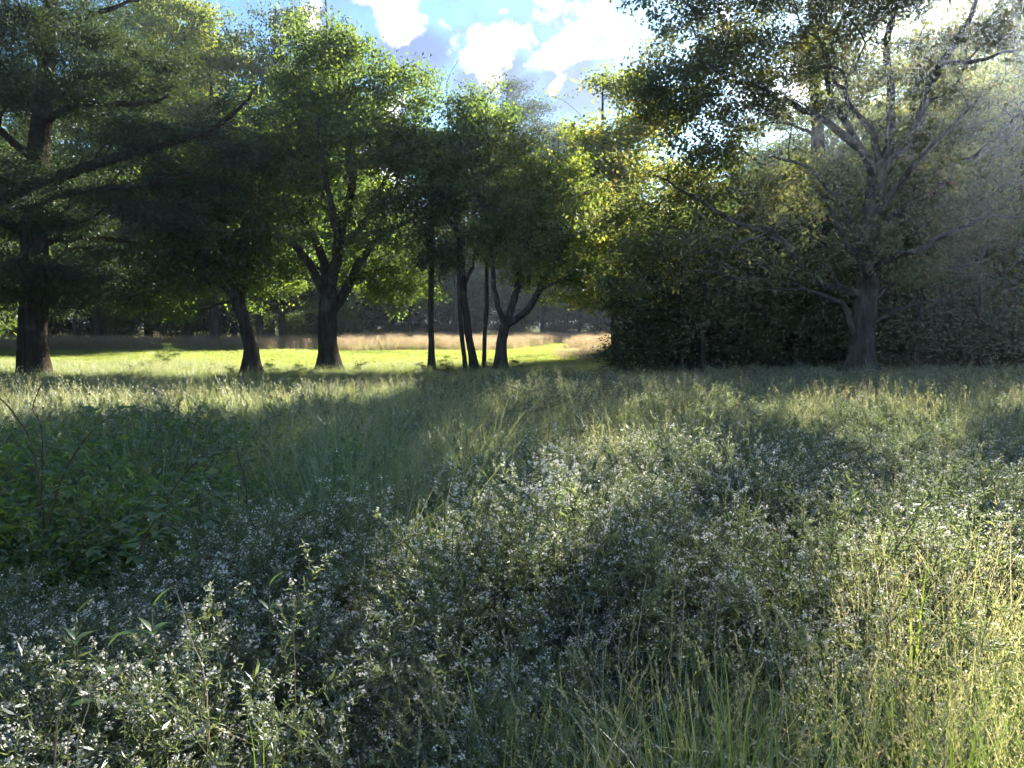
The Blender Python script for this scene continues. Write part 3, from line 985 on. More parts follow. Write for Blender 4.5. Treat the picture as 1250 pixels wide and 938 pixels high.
GW = 'trees of the dark wood beyond the tan field'
LW = 'dark rounded tree in the wood edge beyond the tan field'
for x in np.arange(-20, 34, 3.9):
    d = 84 + rng.uniform(-3, 6)
    bg_tree('tall', 'woodland_tree', 'tall dark tree in the wood edge beyond the tan field', 0, d, rng.uniform(11, 14.5), GW, 1.35, x=x + rng.uniform(-1.2, 1.2))
for x in np.arange(-32, 42, 4.2):
    bg_tree('round', 'woodland_tree', LW, 0, 96 + rng.uniform(-3, 6), rng.uniform(14, 17), GW, 1.1, x=x + rng.uniform(-2, 2))
GS = 'bushes along the foot of the far wood'
for x in np.arange(-20, 26, 2.4):
    bg_tree('shrub', 'woodland_shrub', 'low dark bush at the foot of the wood beyond the tan field', 0, 90 + rng.uniform(-1.5, 2), rng.uniform(2.8, 4.4), GS, 1.4, 'shrub', x=x + rng.uniform(-1, 1))
GL = 'trees of the wood beyond the cedar'
for x in np.arange(-52, -14, 4.2):
    bg_tree('tall', 'woodland_tree', 'spreading dark tree in the wood edge beyond the big cedar', 0, 60.5 + rng.uniform(-1.5, 3), rng.uniform(12, 15), GL, 1.35, x=x + rng.uniform(-1, 1))
for x in np.arange(-58, -16, 5.2):
    bg_tree('tall', 'woodland_tree', 'tall dark tree deep in the wood beyond the big cedar', 0, 68 + rng.uniform(-2, 4), rng.uniform(18, 22), GL, 1.25, x=x + rng.uniform(-1.5, 1.5))
for x in np.arange(-80, -12, 4.6):
    bg_tree('round', 'woodland_tree', 'dark rounded tree at the back of the wood beyond the big cedar', 0, 80 + rng.uniform(-2, 3), rng.uniform(11, 14), 'rounded trees at the back of the wood beyond the cedar', 1.25, x=x + rng.uniform(-1, 1))
for x in np.arange(-56, -13, 2.6):
    bg_tree('shrub', 'woodland_shrub', 'low dark bush at the foot of the wood beyond the big cedar', 0, 66 + rng.uniform(-1, 2), rng.uniform(2.6, 4.2), 'bushes along the foot of the wood beyond the cedar', 1.4, 'shrub', x=x + rng.uniform(-.8, .8))
for x, d, h in [(-25, 38, 11), (-30, 44, 13), (-34, 37, 13), (-29, 33, 11)]:
    bg_tree('round', 'woodland_tree', 'dark leafy tree close behind the big cedar', 0, d, h, 'trees close behind the cedar', 1.1, x=x)

GR = 'trees of the wood behind the oak'
for px, d, h, k in [(880, 44, 9, 'tall'), (935, 39, 10, 'tall'), (925, 51, 14.5, 'tall'), (975, 44, 13, 'tall'), (1010, 40, 11.5, 'tall'), (1060, 46, 15, 'tall'), (1105, 40, 12.5, 'tall'), (1115, 48, 18, 'tall'), (1150, 44, 14, 'tall'), (1185, 50, 19, 'tall'),
                    (1210, 38, 12, 'tall'), (1240, 47, 18.5, 'tall'), (1262, 42, 14, 'tall'), (1320, 38, 13, 'tall'), (870, 57, 8, 'round'), (915, 52, 11, 'round'), (960, 57, 15, 'round'), (1000, 53, 12, 'round'), (1040, 58, 15, 'round'),
                    (1085, 54, 12, 'round'), (1130, 57, 16, 'round'), (1180, 55, 13, 'round'), (1230, 56, 15, 'round'), (1285, 54, 14, 'round'), (1340, 52, 16, 'round')]:
    bg_tree(k, 'woodland_tree', 'shaded leafy tree with bare lower trunk in the wood behind the oak' if k == 'tall' else 'dark rounded tree deep in the wood behind the oak', px, d + rng.uniform(-1, 1), h, GR if k == 'tall' else 'rounded trees deep in the wood behind the oak', 1.1)
for px, d, h in [(1105, 34, 12.5), (1150, 36, 14), (1235, 32, 13)]:
    bg_tree('yellow', 'yellowing_tree', 'yellow-green tree showing through the right limbs of the oak', px, d, h, 'yellowing trees behind the oak', .8)
GB = 'thin saplings beside the oak'
for px, d, h in [(858, 26, 7.5), (832, 26.5, 6.5), (762, 25.5, 4.6), (780, 26, 5.2), (800, 27, 6.0), (818, 28, 6.4), (880, 28, 6.8), (905, 29, 7), (930, 28, 6), (958, 30, 7), (985, 29, 6.5), (1020, 31, 7), (1120, 29, 6.5), (1150, 30, 7), (1175, 32, 7.5), (1195, 28, 7),
                 (1090, 31, 7), (1225, 30, 7), (845, 30, 7.2), (915, 32, 7.5)]:
    bg_tree('sapling', 'sapling', 'thin-stemmed leafy sapling in the undergrowth beside the oak', px, d, h, GB, rng.uniform(.9, 1.3))
GU = 'bushes in the undergrowth beside the oak'
for px, d, h in [(765, 25.6, 1.6), (790, 26, 2.6), (815, 27, 2.2), (842, 27, 2.8), (872, 28, 2.4), (905, 27, 1.9), (938, 28, 2.6), (975, 29, 2.2), (1010, 30, 2.6), (1085, 29, 1.9), (1120, 30, 2.6), (1160, 29, 2.2), (1200, 28, 2.6), (1240, 28, 2.4), (1290, 27, 3)]:
    bg_tree('brush', 'understory_shrub', 'open twiggy bush in the undergrowth beside the oak', px, d, h, GU, rng.uniform(1.1, 1.5), 'shrub')
for px, d, h in [(772, 26.2, 1.9), (808, 27.4, 2.9), (846, 28.2, 2.2), (888, 28.6, 3.2), (920, 29.4, 2.0), (962, 29.8, 3.0), (1000, 30.5, 2.2), (1100, 30.2, 2.9), (1142, 30.8, 2.0), (1182, 30, 3.1), (1228, 29.5, 2.3)]:
    bg_tree('shrub', 'understory_shrub', 'leafy bush hugging the ground among the saplings beside the oak', px, d, h, 'ground-hugging bushes beside the oak', rng.uniform(1.0, 1.4), 'shrub')
for px, d, h in [(850, 47, 4.2), (890, 48, 4.6), (930, 47, 4.4), (975, 48, 4.6), (1030, 47, 4.4), (1080, 48, 4.6), (1140, 47, 4.8), (1200, 48, 4.4), (1260, 47, 4.4)]:
    bg_tree('shrub', 'understory_shrub', 'dense dark bush deeper in the wood behind the oak', px, d, h, 'dense bushes in the wood behind the oak', 1.2, 'shrub')
for px, d, h, w in [(440, 27.6, .55, 'the dome-crowned tree'), (365, 27.5, .4, 'the dome-crowned tree'), (545, 27.5, .6, 'the slender cedar'), (515, 27.6, .45, 'the slender cedar'), (630, 27.6, .5, 'the forked tree'), (598, 27.4, .45, 'the forked tree'), (280, 26.6, .4, 'the leaning tree'),
                    (330, 26.8, .5, 'the leaning tree'), (1028, 23.6, .6, 'the oak'), (1075, 23.6, .5, 'the oak'), (745, 25, 1.1, 'the saplings at the path end'), (205, 33, .9, 'the big cedar, out in the sunlit grass')]:
    bg_tree('brush', 'weed_sprout', 'small weedy sprout near the foot of ' + w, px, d, h, 'weedy sprouts near tree feet', 1.3, 'shrub')
# wood that stands to the right of the view and shades the meadow
for x, y, h in [(24, 27, 14), (29, 22, 14), (22, 19, 9), (30, 33, 16), (27, 14, 10), (36, 27, 16), (33, 40, 16)]:
    bg_tree('tall', 'woodland_tree', 'leafy tree at the right end of the meadow', 0, y, h, 'trees at the right end of the meadow', 1.2, x=x)
for x, y, h in [(-16, 15, 6), (-20, 21, 9), (-24, 27, 10)]:
    bg_tree('round', 'woodland_tree', 'dark tree at the left end of the meadow', 0, y, h, 'trees at the left end of the meadow', 1.0, x=x)
# ------------------------------------------------------------------ meadow plants: building blocks
def blades(geo, n, h, w, spread, lean=.35, curl=.5, tint=(.3, .2), segs=3, hvar=.3, center=(0, 0)):
    """n curved tapering grass blades"""
    a = rng.uniform(0, 2 * np.pi, n)
    r = spread * np.sqrt(rng.uniform(0, 1, n))
    b0 = np.stack([center[0] + np.cos(a) * r, center[1] + np.sin(a) * r, np.full(n, -.02)], -1)
    az = rng.uniform(0, 2 * np.pi, n)
    hd = np.stack([np.cos(az), np.sin(az), np.zeros(n)], -1)
    sd = np.stack([-np.sin(az), np.cos(az), np.zeros(n)], -1)
    rot = rng.uniform(-1.2, 1.2, n)[:, None]
    sd = sd * np.cos(rot) + hd * np.sin(rot)
    H = h * rng.uniform(1 - hvar, 1 + hvar, n)
    ln = np.abs(rng.normal(0, lean, n)); cu = np.abs(rng.normal(0, curl, n))
    ts = np.linspace(0, 1, segs + 1)
    rows = []
    for t in ts:
        bend = (ln * t + cu * t * t)[:, None] * H[:, None] * 0.8
        z = H * (t - 0.28 * np.minimum(1.4, cu) * t ** 3)
        c = b0 + hd * bend
        c[:, 2] += z
        ww = (w * rng.uniform(.7, 1.3, n))[:, None] * (1 - t ** 1.6) * .5 + 0.0003
        rows.append((c - sd * ww, c + sd * ww))
    v = np.stack([x for p in rows for x in p], axis=1)          # n, 2*(segs+1), 3
    k = 2 * (segs + 1)
    base = (np.arange(n) * k)[:, None]
    fs = np.array([[2 * i, 2 * i + 1, 2 * i + 3, 2 * i + 2] for i in range(segs)])
    f = (base[:, :, None] + fs[None]).reshape(-1, 4)
    tt = np.clip(tint[0] + rng.normal(0, tint[1], n), 0, 1)
    geo.add(v.reshape(-1, 3), f, np.repeat(tt, k))
    tip = (rows[-1][0] + rows[-1][1]) / 2
    prev = (rows[-2][0] + rows[-2][1]) / 2
    return tip, unit(tip - prev)


def seed_heads(geo, tip, dirs, L, W, tint=(.85, .1), k=9, loose=.0, scale=(.012, .004)):
    """a spindle of small scales round the end of a stalk"""
    n = len(tip)
    idx = np.repeat(np.arange(n), k)
    t = rng.uniform(-.9, .35, len(idx))
    wid = W * (1 - ((t + .28) / .72) ** 2 * .75)
    off = rand_unit(len(idx))
    c = tip[idx] + dirs[idx] * (t * L)[:, None] + off * (wid * .5 + loose * rng.uniform(0, 1, len(idx)))[:, None]
    d = unit(dirs[idx] + off * (.45 + 3 * loose))
    v, f = leaf_quads(c, scale[0] * rng.uniform(.7, 1.3, len(c)), scale[1], d, 0, .1)
    geo.add(v, f, np.repeat(np.clip(rng.normal(tint[0], tint[1], len(c)), 0, 1), 4))


def scatter(name, pts, variants, label=None, tilt=.12, smin=.7, smax=1.3, height=None, pick=None):
    """one mass of plants: clumps instanced on points by geometry nodes"""
    n = len(pts)
    me = bpy.data.meshes.new(name)
    me.vertices.add(n)
    me.vertices.foreach_set('co', np.asarray(pts, np.float32).ravel())
    rot = np.stack([rng.normal(0, tilt, n), rng.normal(0, tilt, n), rng.uniform(0, 6.283, n)], -1).astype(np.float32)
    s = rng.uniform(smin, smax, n)
    sc = np.stack([s, s, s * (height if height is not None else 1.0)], -1).astype(np.float32)
    a = me.attributes.new('rot', 'FLOAT_VECTOR', 'POINT'); a.data.foreach_set('vector', rot.ravel())
    a = me.attributes.new('scl', 'FLOAT_VECTOR', 'POINT'); a.data.foreach_set('vector', sc.ravel())
    a = me.attributes.new('idx', 'INT', 'POINT')
    a.data.foreach_set('value', (pick if pick is not None else rng.integers(0, len(variants), n)).astype(np.int32))
    o = obj(name, me)
    tag(o, label, None, None, 'stuff')
    ng = bpy.data.node_groups.new(name + '_scatter', 'GeometryNodeTree')
    ng.interface.new_socket('Geometry', in_out='INPUT', socket_type='NodeSocketGeometry')
    ng.interface.new_socket('Geometry', in_out='OUTPUT', socket_type='NodeSocketGeometry')
    gi = ng.nodes.new('NodeGroupInput'); go = ng.nodes.new('NodeGroupOutput')
    iop = ng.nodes.new('GeometryNodeInstanceOnPoints')
    g2i = ng.nodes.new('GeometryNodeGeometryToInstance')
    for v in reversed(variants):
        src = bpy.data.objects.new(name + '_clump', v)
        oi = ng.nodes.new('GeometryNodeObjectInfo')
        oi.inputs['Object'].default_value = src
        ng.links.new(oi.outputs['Geometry'], g2i.inputs[0])
    iop.inputs['Pick Instance'].default_value = True

    def attr(nm, typ):
        nd = ng.nodes.new('GeometryNodeInputNamedAttribute')
        nd.data_type = typ
        nd.inputs['Name'].default_value = nm
        return nd.outputs['Attribute']
    e2r = ng.nodes.new('FunctionNodeEulerToRotation')
    ng.links.new(attr('rot', 'FLOAT_VECTOR'), e2r.inputs[0])
    ng.links.new(gi.outputs[0], iop.inputs['Points'])
    ng.links.new(g2i.outputs[0], iop.inputs['Instance'])
    ng.links.new(attr('idx', 'INT'), iop.inputs['Instance Index'])
    ng.links.new(e2r.outputs[0], iop.inputs['Rotation'])
    ng.links.new(attr('scl', 'FLOAT_VECTOR'), iop.inputs['Scale'])
    ng.links.new(iop.outputs[0], go.inputs[0])
    md = o.modifiers.new('scatter', 'NODES')
    md.node_group = ng
    return o


def area_points(n, x0, x1, y0, y1, cond=None):
    x = rng.uniform(x0, x1, n); y = rng.uniform(y0, y1, n)
    if cond is not None:
        k = cond(x, y); x, y = x[k], y[k]
    return np.stack([x, y, ground_z(x, y)], -1)


def noise2(x, y, s=1.0, seed=0.0):
    return (np.sin(x * 1.3 * s + 1.7 + seed) * np.cos(y * 1.1 * s + .4 - seed) + .6 * np.sin(x * 2.9 * s - y * 2.3 * s + seed * 2) + .4 * np.cos(x * 5.1 * s + y * 4.3 * s + 2)) / 2.0


TRUNKS = [(o.location.x, o.location.y) for o in COL.objects if o.get('category') == 'tree' and o.location.y < 32]


def clear_of_trunks(x, y, r=.5):
    k = np.ones(len(x), bool)
    for tx, ty in TRUNKS:
        k &= (x - tx) ** 2 + (y - ty) ** 2 > r * r
    return k


# ------------------------------------------------------------------ far field, mown path, mid grass
def clump(fn, mat, n, name):
    out = []
    for i in range(n):
        g = Geo(); fn(g, i)
        out.append(g.mesh(name, mat))
    return out


def tan_clump(g, i):
    blades(g, 55, .55, .016, .5, .2, .35, (.30, .2), 2)
    t, d = blades(g, 34, .95, .009, .5, .12, .12, (.7, .2), 2, .2)
    seed_heads(g, t, d, .20, .045, (.8, .15), 5, .01, (.07, .022))


def mown_clump(g, i):
    blades(g, 70, .075, .008, .38, .5, .5, (.4, .3), 2)


def mid_clump(g, i):
    blades(g, 60, .42, .009, .36, .3, .5, (.46, .2), 3)
    t, d = blades(g, 14, .62, .005, .32, .25, .3, (.62, .2), 3, .25)
    seed_heads(g, t, d, .14, .022, (.8, .12), 10, .012, (.020, .006))


def fine_clump(g, i):
    blades(g, 95, .72, .0065, .26, .40, .9, (.34, .26), 4, .4)
    t, d = blades(g, 8, .95, .003, .22, .2, .4, (.6, .2), 4, .2)
    seed_heads(g, t, d, .16, .016, (.75, .12), 12, .012, (.008, .003))


def dry_clump(g, i):
    t, d = blades(g, 26, .85, .0035, .25, .22, .28, (.80, .12), 4, .25)
    seed_heads(g, t, d, .16, .02, (.85, .1), 16, .022, (.010, .0032))
    blades(g, 30, .5, .006, .25, .3, .6, (.5, .2), 3)


def front_clump(g, i):
    blades(g, 40, .56, .0075, .16, .25, .6, (.22, .18), 5, .35)
    t, d = blades(g, 4, .70, .0030, .14, .25, .5, (.55, .2), 5, .2)
    seed_heads(g, t, d, .06, .008, (.84, .1), 22, .0, (.012, .0035))


def leafy_clump(g, i):
    """low broad-leaved weeds"""
    n = 16
    a = rng.uniform(0, 6.28, n); r = .32 * np.sqrt(rng.uniform(0, 1, n))
    sz = [1.0, .7, 1.35, .55, .85][i % 5]
    for k in range(n):
        b = np.array([math.cos(a[k]) * r[k], math.sin(a[k]) * r[k], 0])
        h = rng.uniform(.2, .68)
        top = b + np.array([rng.normal(0, .12), rng.normal(0, .12), h])
        v, f = tube_pts([b, (b + top) / 2 + rng.normal(0, .02, 3), top], [.003, .0025, .0015], 3)
        g.add(v, f, .3)
        m = rng.integers(9, 16)
        t = rng.uniform(.35, 1.0, m)
        dirs = rand_unit(m); dirs[:, 2] = dirs[:, 2] * .35 - .05; dirs = unit(dirs)
        L = rng.uniform(.035, .085, m) * sz
        c = b + (top - b) * t[:, None] + dirs * L[:, None] * .6
        v, f = leaf_quads(c, L, L * (.3 + .08 * (i % 4)), dirs, 1.1, .14)
        g.add(v, f, np.repeat(np.clip(rng.normal(.35, .25, m), 0, 1), 4))


tan_v = clump(tan_clump, M['field'], 4, 'tan_grass')
mown_v = clump(mown_clump, M['mown'], 3, 'mown_grass')
mid_v = clump(mid_clump, M['grass'], 5, 'meadow_grass')
fine_v = clump(fine_clump, M['grass'], 5, 'fine_grass')
dry_v = clump(dry_clump, M['grass'], 5, 'dry_grass')
front_v = clump(front_clump, M['grass'], 6, 'front_grass')
leafy_v = clump(leafy_clump, M['bramble'], 5, 'leafy_weed')

p = area_points(12000, -60, 32, 35, 81, lambda x, y: ~in_mown(x, y) & ((y > mown_mid(x)) | ((x > .5) & (y > 35.3))) & (np.abs(x) < y * .78 + 4) & ((x > -15) | (y < 60)))
scatter('field_grass', p, tan_v, 'tall tan seeding grass covering the far field', smin=.5, smax=.85,
        height=np.where((p[:, 0] > .3) & (p[:, 1] < 51), .42, 1.0) * (1 + .18 * noise2(p[:, 0], p[:, 1], .6)))
scatter('mown_grass', area_points(20000, -32, 10, 29, 70, in_mown), mown_v, 'short bright green grass of the mown path')


def in_view(x, y, m=1.5):
    return np.abs(x) < y * .70 + m


scatter('grass_under_trees', area_points(11000, -30, 26, 18, 34, lambda x, y: in_view(x, y) & ~in_mown(x, y) & clear_of_trunks(x, y, .35)), mid_v,
        'low grass around the feet of the trees', smin=.22, smax=.5)
p = area_points(3600, -15, 14, 9.5, 19, in_view)
hh = (1.0 + .4 * noise2(p[:, 0], p[:, 1], 1.4)) * np.interp(p[:, 1], [9, 13, 19], [1.0, .85, .55])
scatter('meadow_grass', p, mid_v, 'tall seeding grass across the middle of the meadow', smin=.55, smax=1.25, height=hh)
p = area_points(1900, -1, 14, 6, 19, lambda x, y: in_view(x, y) & (noise2(x, y, 1.7, 2) + (x - 1) * .08 > .1))
scatter('dry_grass', p, dry_v, 'pale dry grass stalks mixed into the right of the meadow', smin=.5, smax=1.15, height=np.interp(p[:, 1], [8, 19], [1, .72]))
# ------------------------------------------------------------------ asters
def petals(bl, c, nn, r0, r1, K=7):
    """small daisies: white rays round a yellow disc (the disc's vertices carry tint 1)"""
    n = len(c)
    r = rng.uniform(r0, r1, n)
    a = unit(np.cross(nn, rand_unit(n))); b2 = np.cross(nn, a)
    for k in range(K):
        th = 2 * math.pi * k / K + rng.uniform(-.12, .12, n)
        rd = a * np.cos(th)[:, None] + b2 * np.sin(th)[:, None]
        sd = -a * np.sin(th)[:, None] + b2 * np.cos(th)[:, None]
        rr = (r * rng.uniform(.85, 1.15, n))[:, None]
        dip = nn * rr * rng.uniform(-.1, .5, n)[:, None]
        q = np.stack([c + rd * rr * .12, c + rd * rr * .62 + sd * rr * .26 + dip * .5, c + rd * rr + dip, c + rd * rr * .62 - sd * rr * .26 + dip * .5], 1)
        bl.add(q.reshape(-1, 3), np.arange(n * 4).reshape(-1, 4), np.repeat(rng.uniform(0, .35, n), 4))
    rr = (r * .34)[:, None]
    up = nn * rr * .55
    q = np.stack([c + a * rr + up, c + b2 * rr + up, c - a * rr + up, c - b2 * rr + up], 1)
    bl.add(q.reshape(-1, 3), np.arange(n * 4).reshape(-1, 4), 1.0)


def aster_parts(nstem=30, h=.85, bloom=1.0, wide=1.0):
    """stems, leaves and blossoms of one bushy aster"""
    st, lv, bl = Geo(), Geo(), Geo()
    leafc, leafd, leafl = [], [], []
    flc, fln = [], []
    for s in range(nstem):
        az = rng.uniform(0, 6.283)
        lean = abs(rng.normal(0, .55)) * wide
        L = h * rng.uniform(.7, 1.15)
        hd = np.array([math.cos(az), math.sin(az), 0])
        b = np.array([rng.normal(0, .05), rng.normal(0, .05), -.02])
        ts = np.linspace(0, 1, 7)
        curve = rng.uniform(.2, .9) * wide
        pts = np.stack([b + hd * L * (lean * .55 * t + curve * .35 * t * t) + np.array([0, 0, L * (t - (.12 + .30 * min(1.2, lean)) * t ** 3)]) for t in ts])
        pts[1:-1] += rng.normal(0, .008, (5, 3))
        v, f = tube_pts(pts, np.linspace(.0035, .0012, 7), 3)
        st.add(v, f, rng.uniform(0, .8))
        nb = rng.integers(11, 17)
        for q in range(nb):
            t = rng.uniform(.40, 1.0)
            i = min(5, int(t * 6)); u = t * 6 - i
            p0 = pts[i] * (1 - u) + pts[i + 1] * u
            td = unit(pts[i + 1] - pts[i])
            d = unit(rand_unit(1)[0] + np.array([0, 0, .75]) + td * .6 + hd * .25)
            bl_len = rng.uniform(.05, .20) * (1.25 - .5 * t)
            p1 = p0 + d * bl_len + np.array([0, 0, -bl_len * .12])
            pm = (p0 + p1) / 2 + np.array([0, 0, bl_len * .06])
            v, f = tube_pts([p0, pm, p1], [.0013, .0011, .0008], 3)
            st.add(v, f, .3)
            m = rng.integers(13, 21)
            w = rng.uniform(0.02, 1, m)
            c = p0 + (p1 - p0) * w[:, None]
            dd = unit(rand_unit(m) + d * .8)
            ll = rng.uniform(.012, .027, m)
            leafc.append(c + dd * ll[:, None] * .5); leafd.append(dd); leafl.append(ll)
            if rng.uniform() < .62 * min(1, bloom + .15) * (1.4 if t > .6 else .7):
                nf = max(1, int(rng.poisson(8.5 * bloom)))
                w = np.where(rng.uniform(size=nf) < .75, rng.uniform(.85, 1.03, nf), rng.uniform(.4, .85, nf))
                side = unit(rand_unit(nf) + np.array([0, 0, 1.1]))
                flc.append(p0 + (p1 - p0) * w[:, None] + side * rng.uniform(.006, .020, nf)[:, None])
                fln.append(unit(side + rng.normal(0, .35, (nf, 3))))
        m = 26
        w = rng.uniform(.42, .98, m)
        i = np.minimum(5, (w * 6).astype(int)); u = (w * 6 - i)[:, None]
        c = pts[i] * (1 - u) + pts[i + 1] * u
        dd = unit(rand_unit(m) + np.array([0, 0, .2])); ll = rng.uniform(.025, .06, m)
        leafc.append(c + dd * ll[:, None] * .5); leafd.append(dd); leafl.append(ll)
    c = np.concatenate(leafc); d = np.concatenate(leafd); l = np.concatenate(leafl)
    v, f = leaf_quads(c, l, np.maximum(.0036, l * .16), d, .6, .06)
    lv.add(v, f, np.repeat(np.clip(rng.normal(.4, .22, len(c)), 0, 1), 4))
    if flc:
        petals(bl, np.concatenate(flc), np.concatenate(fln), .0028, .0048)
    return st, lv, bl


def joined(geos, mats, name):
    g = Geo(); mi = []
    for k, ge in enumerate(geos):
        if not ge.v: continue
        v = np.concatenate(ge.v); t = np.concatenate(ge.t)
        g.v.append(v); g.t.append(t)
        for f in ge.f:
            g.f.append(f + g.n); mi += [k] * len(f)
        g.n += len(v)
    me = g.mesh(name, mats[0])
    for m in mats[1:]:
        me.materials.append(m)
    me.polygons.foreach_set('material_index', np.array(mi, np.int32))
    return me


ASTER = []
for nst, h, bloom, wide in [(30, .85, 1.0, 1.0), (34, .80, .8, 1.2), (26, .95, .65, .8), (30, .82, .45, 1.0), (36, .78, 1.15, 1.25), (26, .9, .28, .9)]:
    st, lv, bl = aster_parts(nst, h, bloom, wide)
    ASTER.append((joined([st, lv], [M['stem'], M['aster_leaf']], 'foliage'), bl.mesh('blossoms', M['petal'])))


def far_aster(k):
    parts = aster_parts(18, .7, .55, 1.0)
    return joined(parts, [M['stem'], M['aster_leaf'], M['petal']], 'small_aster')


FAR_ASTER = [far_aster(k) for k in range(3)]
p = area_points(2600, -13, 14, 6.3, 18, lambda x, y: in_view(x, y) & (noise2(x, y, 1.5, 5) + .06 * x + .05 > 0) & ((y < 12) | (x > -2)))
scatter('aster_mass', p, FAR_ASTER, 'hazy mass of small white asters through the middle of the meadow', smin=.6, smax=1.25)

GRID_Y = [470, 510, 570, 630, 700, 790, 890]
GRID_A = np.array([[0, 0, 0, .1, .2, .3, .4, .4, .4, .4],
                   [.0, .0, .0, .1, .25, .4, .5, .6, .6, .6],
                   [.05, .03, .05, .05, .2, .65, .9, .9, .8, .8],
                   [.2, .4, .6, .25, .5, .95, .9, .9, .9, .9],
                   [.7, .7, .8, .9, 1, 1, 1, 1, .9, .6],
                   [.5, .8, 1, 1, 1, .9, .55, .9, .8, .25],
                   [.5, 1, 1, 1, .9, .7, .35, .4, .35, .1]])


def grid_at(G, px, py):
    c = np.clip(px / 125 - .5, 0, 9); r = np.interp(py, GRID_Y, np.arange(7))
    c0 = np.minimum(8, c.astype(int)); r0 = np.minimum(5, r.astype(int))
    fc, fr = c - c0, r - r0
    return (G[r0, c0] * (1 - fc) * (1 - fr) + G[r0, c0 + 1] * fc * (1 - fr) + G[r0 + 1, c0] * (1 - fc) * fr + G[r0 + 1, c0 + 1] * fc * fr)


MOUNDS = [(250, 2.12, .62, .98), (520, 2.25, .42, .85), (330, 3.35, .62, .98), (215, 3.0, .45, .8), (50, 2.9, .55, .82), (-60, 2.4, .5, .8), (640, 3.25, .62, 1.12), (590, 2.75, .45, .95),
          (760, 3.15, .55, 1.10), (860, 3.1, .60, 1.18), (980, 3.05, .58, 1.12), (1050, 3.3, .5, 1.0), (740, 4.3, .8, 1.0), (880, 4.7, .8, 1.06), (1020, 4.6, .7, .95), (1165, 3.75, .65, .98),
          (1240, 4.6, .7, .95), (1110, 5.4, .8, .92), (660, 5.6, .8, .9), (800, 6.2, .9, .95), (960, 6.4, .9, .9), (1200, 6.4, .9, .9), (540, 5.0, .5, .75), (1290, 3.4, .5, .9)]
cand = []
for mpx, md, mr, mh in MOUNDS:
    cx = (mpx - 625) / F * md
    k = 0
    for _ in range(200):
        a = rng.uniform(0, 6.28); q = mr * math.sqrt(rng.uniform())
        x, y = cx + q * math.cos(a), md + q * math.sin(a)
        if any((x - c[0]) ** 2 + (y - c[1]) ** 2 < .21 ** 2 for c in cand):
            continue
        px, py = to_pix(x, y, .72)
        cand.append((x, y, px, py, mh / .84 * (1 - .50 * (q / mr) ** 2) * rng.uniform(.92, 1.06)))
        k += 1
        if k > 11 * mr * mr * 3.14:
            break
for _ in range(2500):                                    # looser bushes between and beyond the mounds
    y = 4.6 + 6.0 * rng.uniform() if rng.uniform() < .85 else rng.uniform(1.5, 4.6)
    x = rng.uniform(-1, 1) * (y * .72 + .5)
    px, py = to_pix(x, y, .72)
    if (px > 600 and y < 3.0) or rng.uniform() > .5 * grid_at(GRID_A, np.array([px]), np.array([py]))[0]:
        continue
    if any((x - c[0]) ** 2 + (y - c[1]) ** 2 < (.42 + .02 * y) ** 2 for c in cand):
        continue
    cand.append((x, y, px, py, rng.uniform(.6, .85)))
    if len(cand) >= 298:
        break
for x, y, px, py, s in cand:
    k = int(rng.choice(6, p=[.24, .2, .14, .14, .2, .08] if y > 2.4 else [.3, .22, .1, .06, .3, .02]))
    r = obj('aster_bush', None, loc=(x, y, float(ground_z(np.array(x), np.array(y)))))
    r.scale = (.55 + .5 * s, .55 + .5 * s, s)
    r.rotation_euler = (rng.normal(0, .07), rng.normal(0, .07), rng.uniform(0, 6.28))
    look = ('thinly flowered aster bush' if k in (3, 5) else 'upright white-flowered aster bush' if k == 2 else 'bushy aster thick with white flowers')
    if y < 2.45 and px < 540:
        where = 'in the sunlit mound beside the bent pale straw'
    elif y < 3.65 and px > 540:
        where = 'in the bank arching over the dry stalks'
    elif px < 420 and y > 3.2:
        where = 'among the brambles and dark weeds'
    elif px < 600:
        where = 'between the fine grass and the sunlit mound'
    elif y < 5.2:
        where = 'behind the bank of asters over the dry stalks'
    else:
        where = 'in the open meadow before the oak'
    lab = look + ' ' + where
    tag(r, lab, 'aster', 'asters ' + where)
    fo, bl = ASTER[k]
    tag(obj('foliage', fo, r), kind='stuff'); tag(obj('blossoms', bl, r), kind='stuff')

# ------------------------------------------------------------------ near grasses and weeds (masses)
def pixzone(fn, n, x0, x1, y0, y1, h=.55):
    def cond(x, y):
        px, py = to_pix(x, y, h)
        return in_view(x, y, .6) & fn(px, py, x, y)
    return area_points(n, x0, x1, y0, y1, cond)


p = pixzone(lambda px, py, x, y: (np.hypot((px - 470) / 140, (py - 570) / 90) < 1 + .25 * noise2(x, y, 2)), 1150, -6, 2, 3.0, 12)
scatter('fine_grass', p, [*fine_v, *mid_v[:2], leafy_v[1]], 'dense patch of fine green grass left of the white asters', smin=.6, smax=1.2)
p = pixzone(lambda px, py, x, y: (rng.uniform(size=len(px)) < np.clip((430 + 90 * noise2(x, y, 1) - px) / 260, 0, 1)) & (py > 500) & (rng.uniform(size=len(px)) < np.clip((675 - py) / 70, 0, 1)) & (noise2(x, y, 1.6, 1) > -.6), 1700, -6, 0, 3.2, 8)
scatter('leafy_weeds', p, leafy_v, 'dark broad-leaved weeds at the left of the meadow', smin=.6, smax=1.25)
p = pixzone(lambda px, py, x, y: (px < 400) & (py > 495) & (py < 650), 330, -6, 0, 3.2, 9)
scatter('weedy_grass', p, [*mid_v, *fine_v], 'grass growing through the dark weeds at the left', smin=.6, smax=1.15)
p = pixzone(lambda px, py, x, y: (py > 800) & ((px > 600) | (rng.uniform(size=len(x)) < .05)), 560, -2.0, 2.6, 1.25, 2.6, .4)
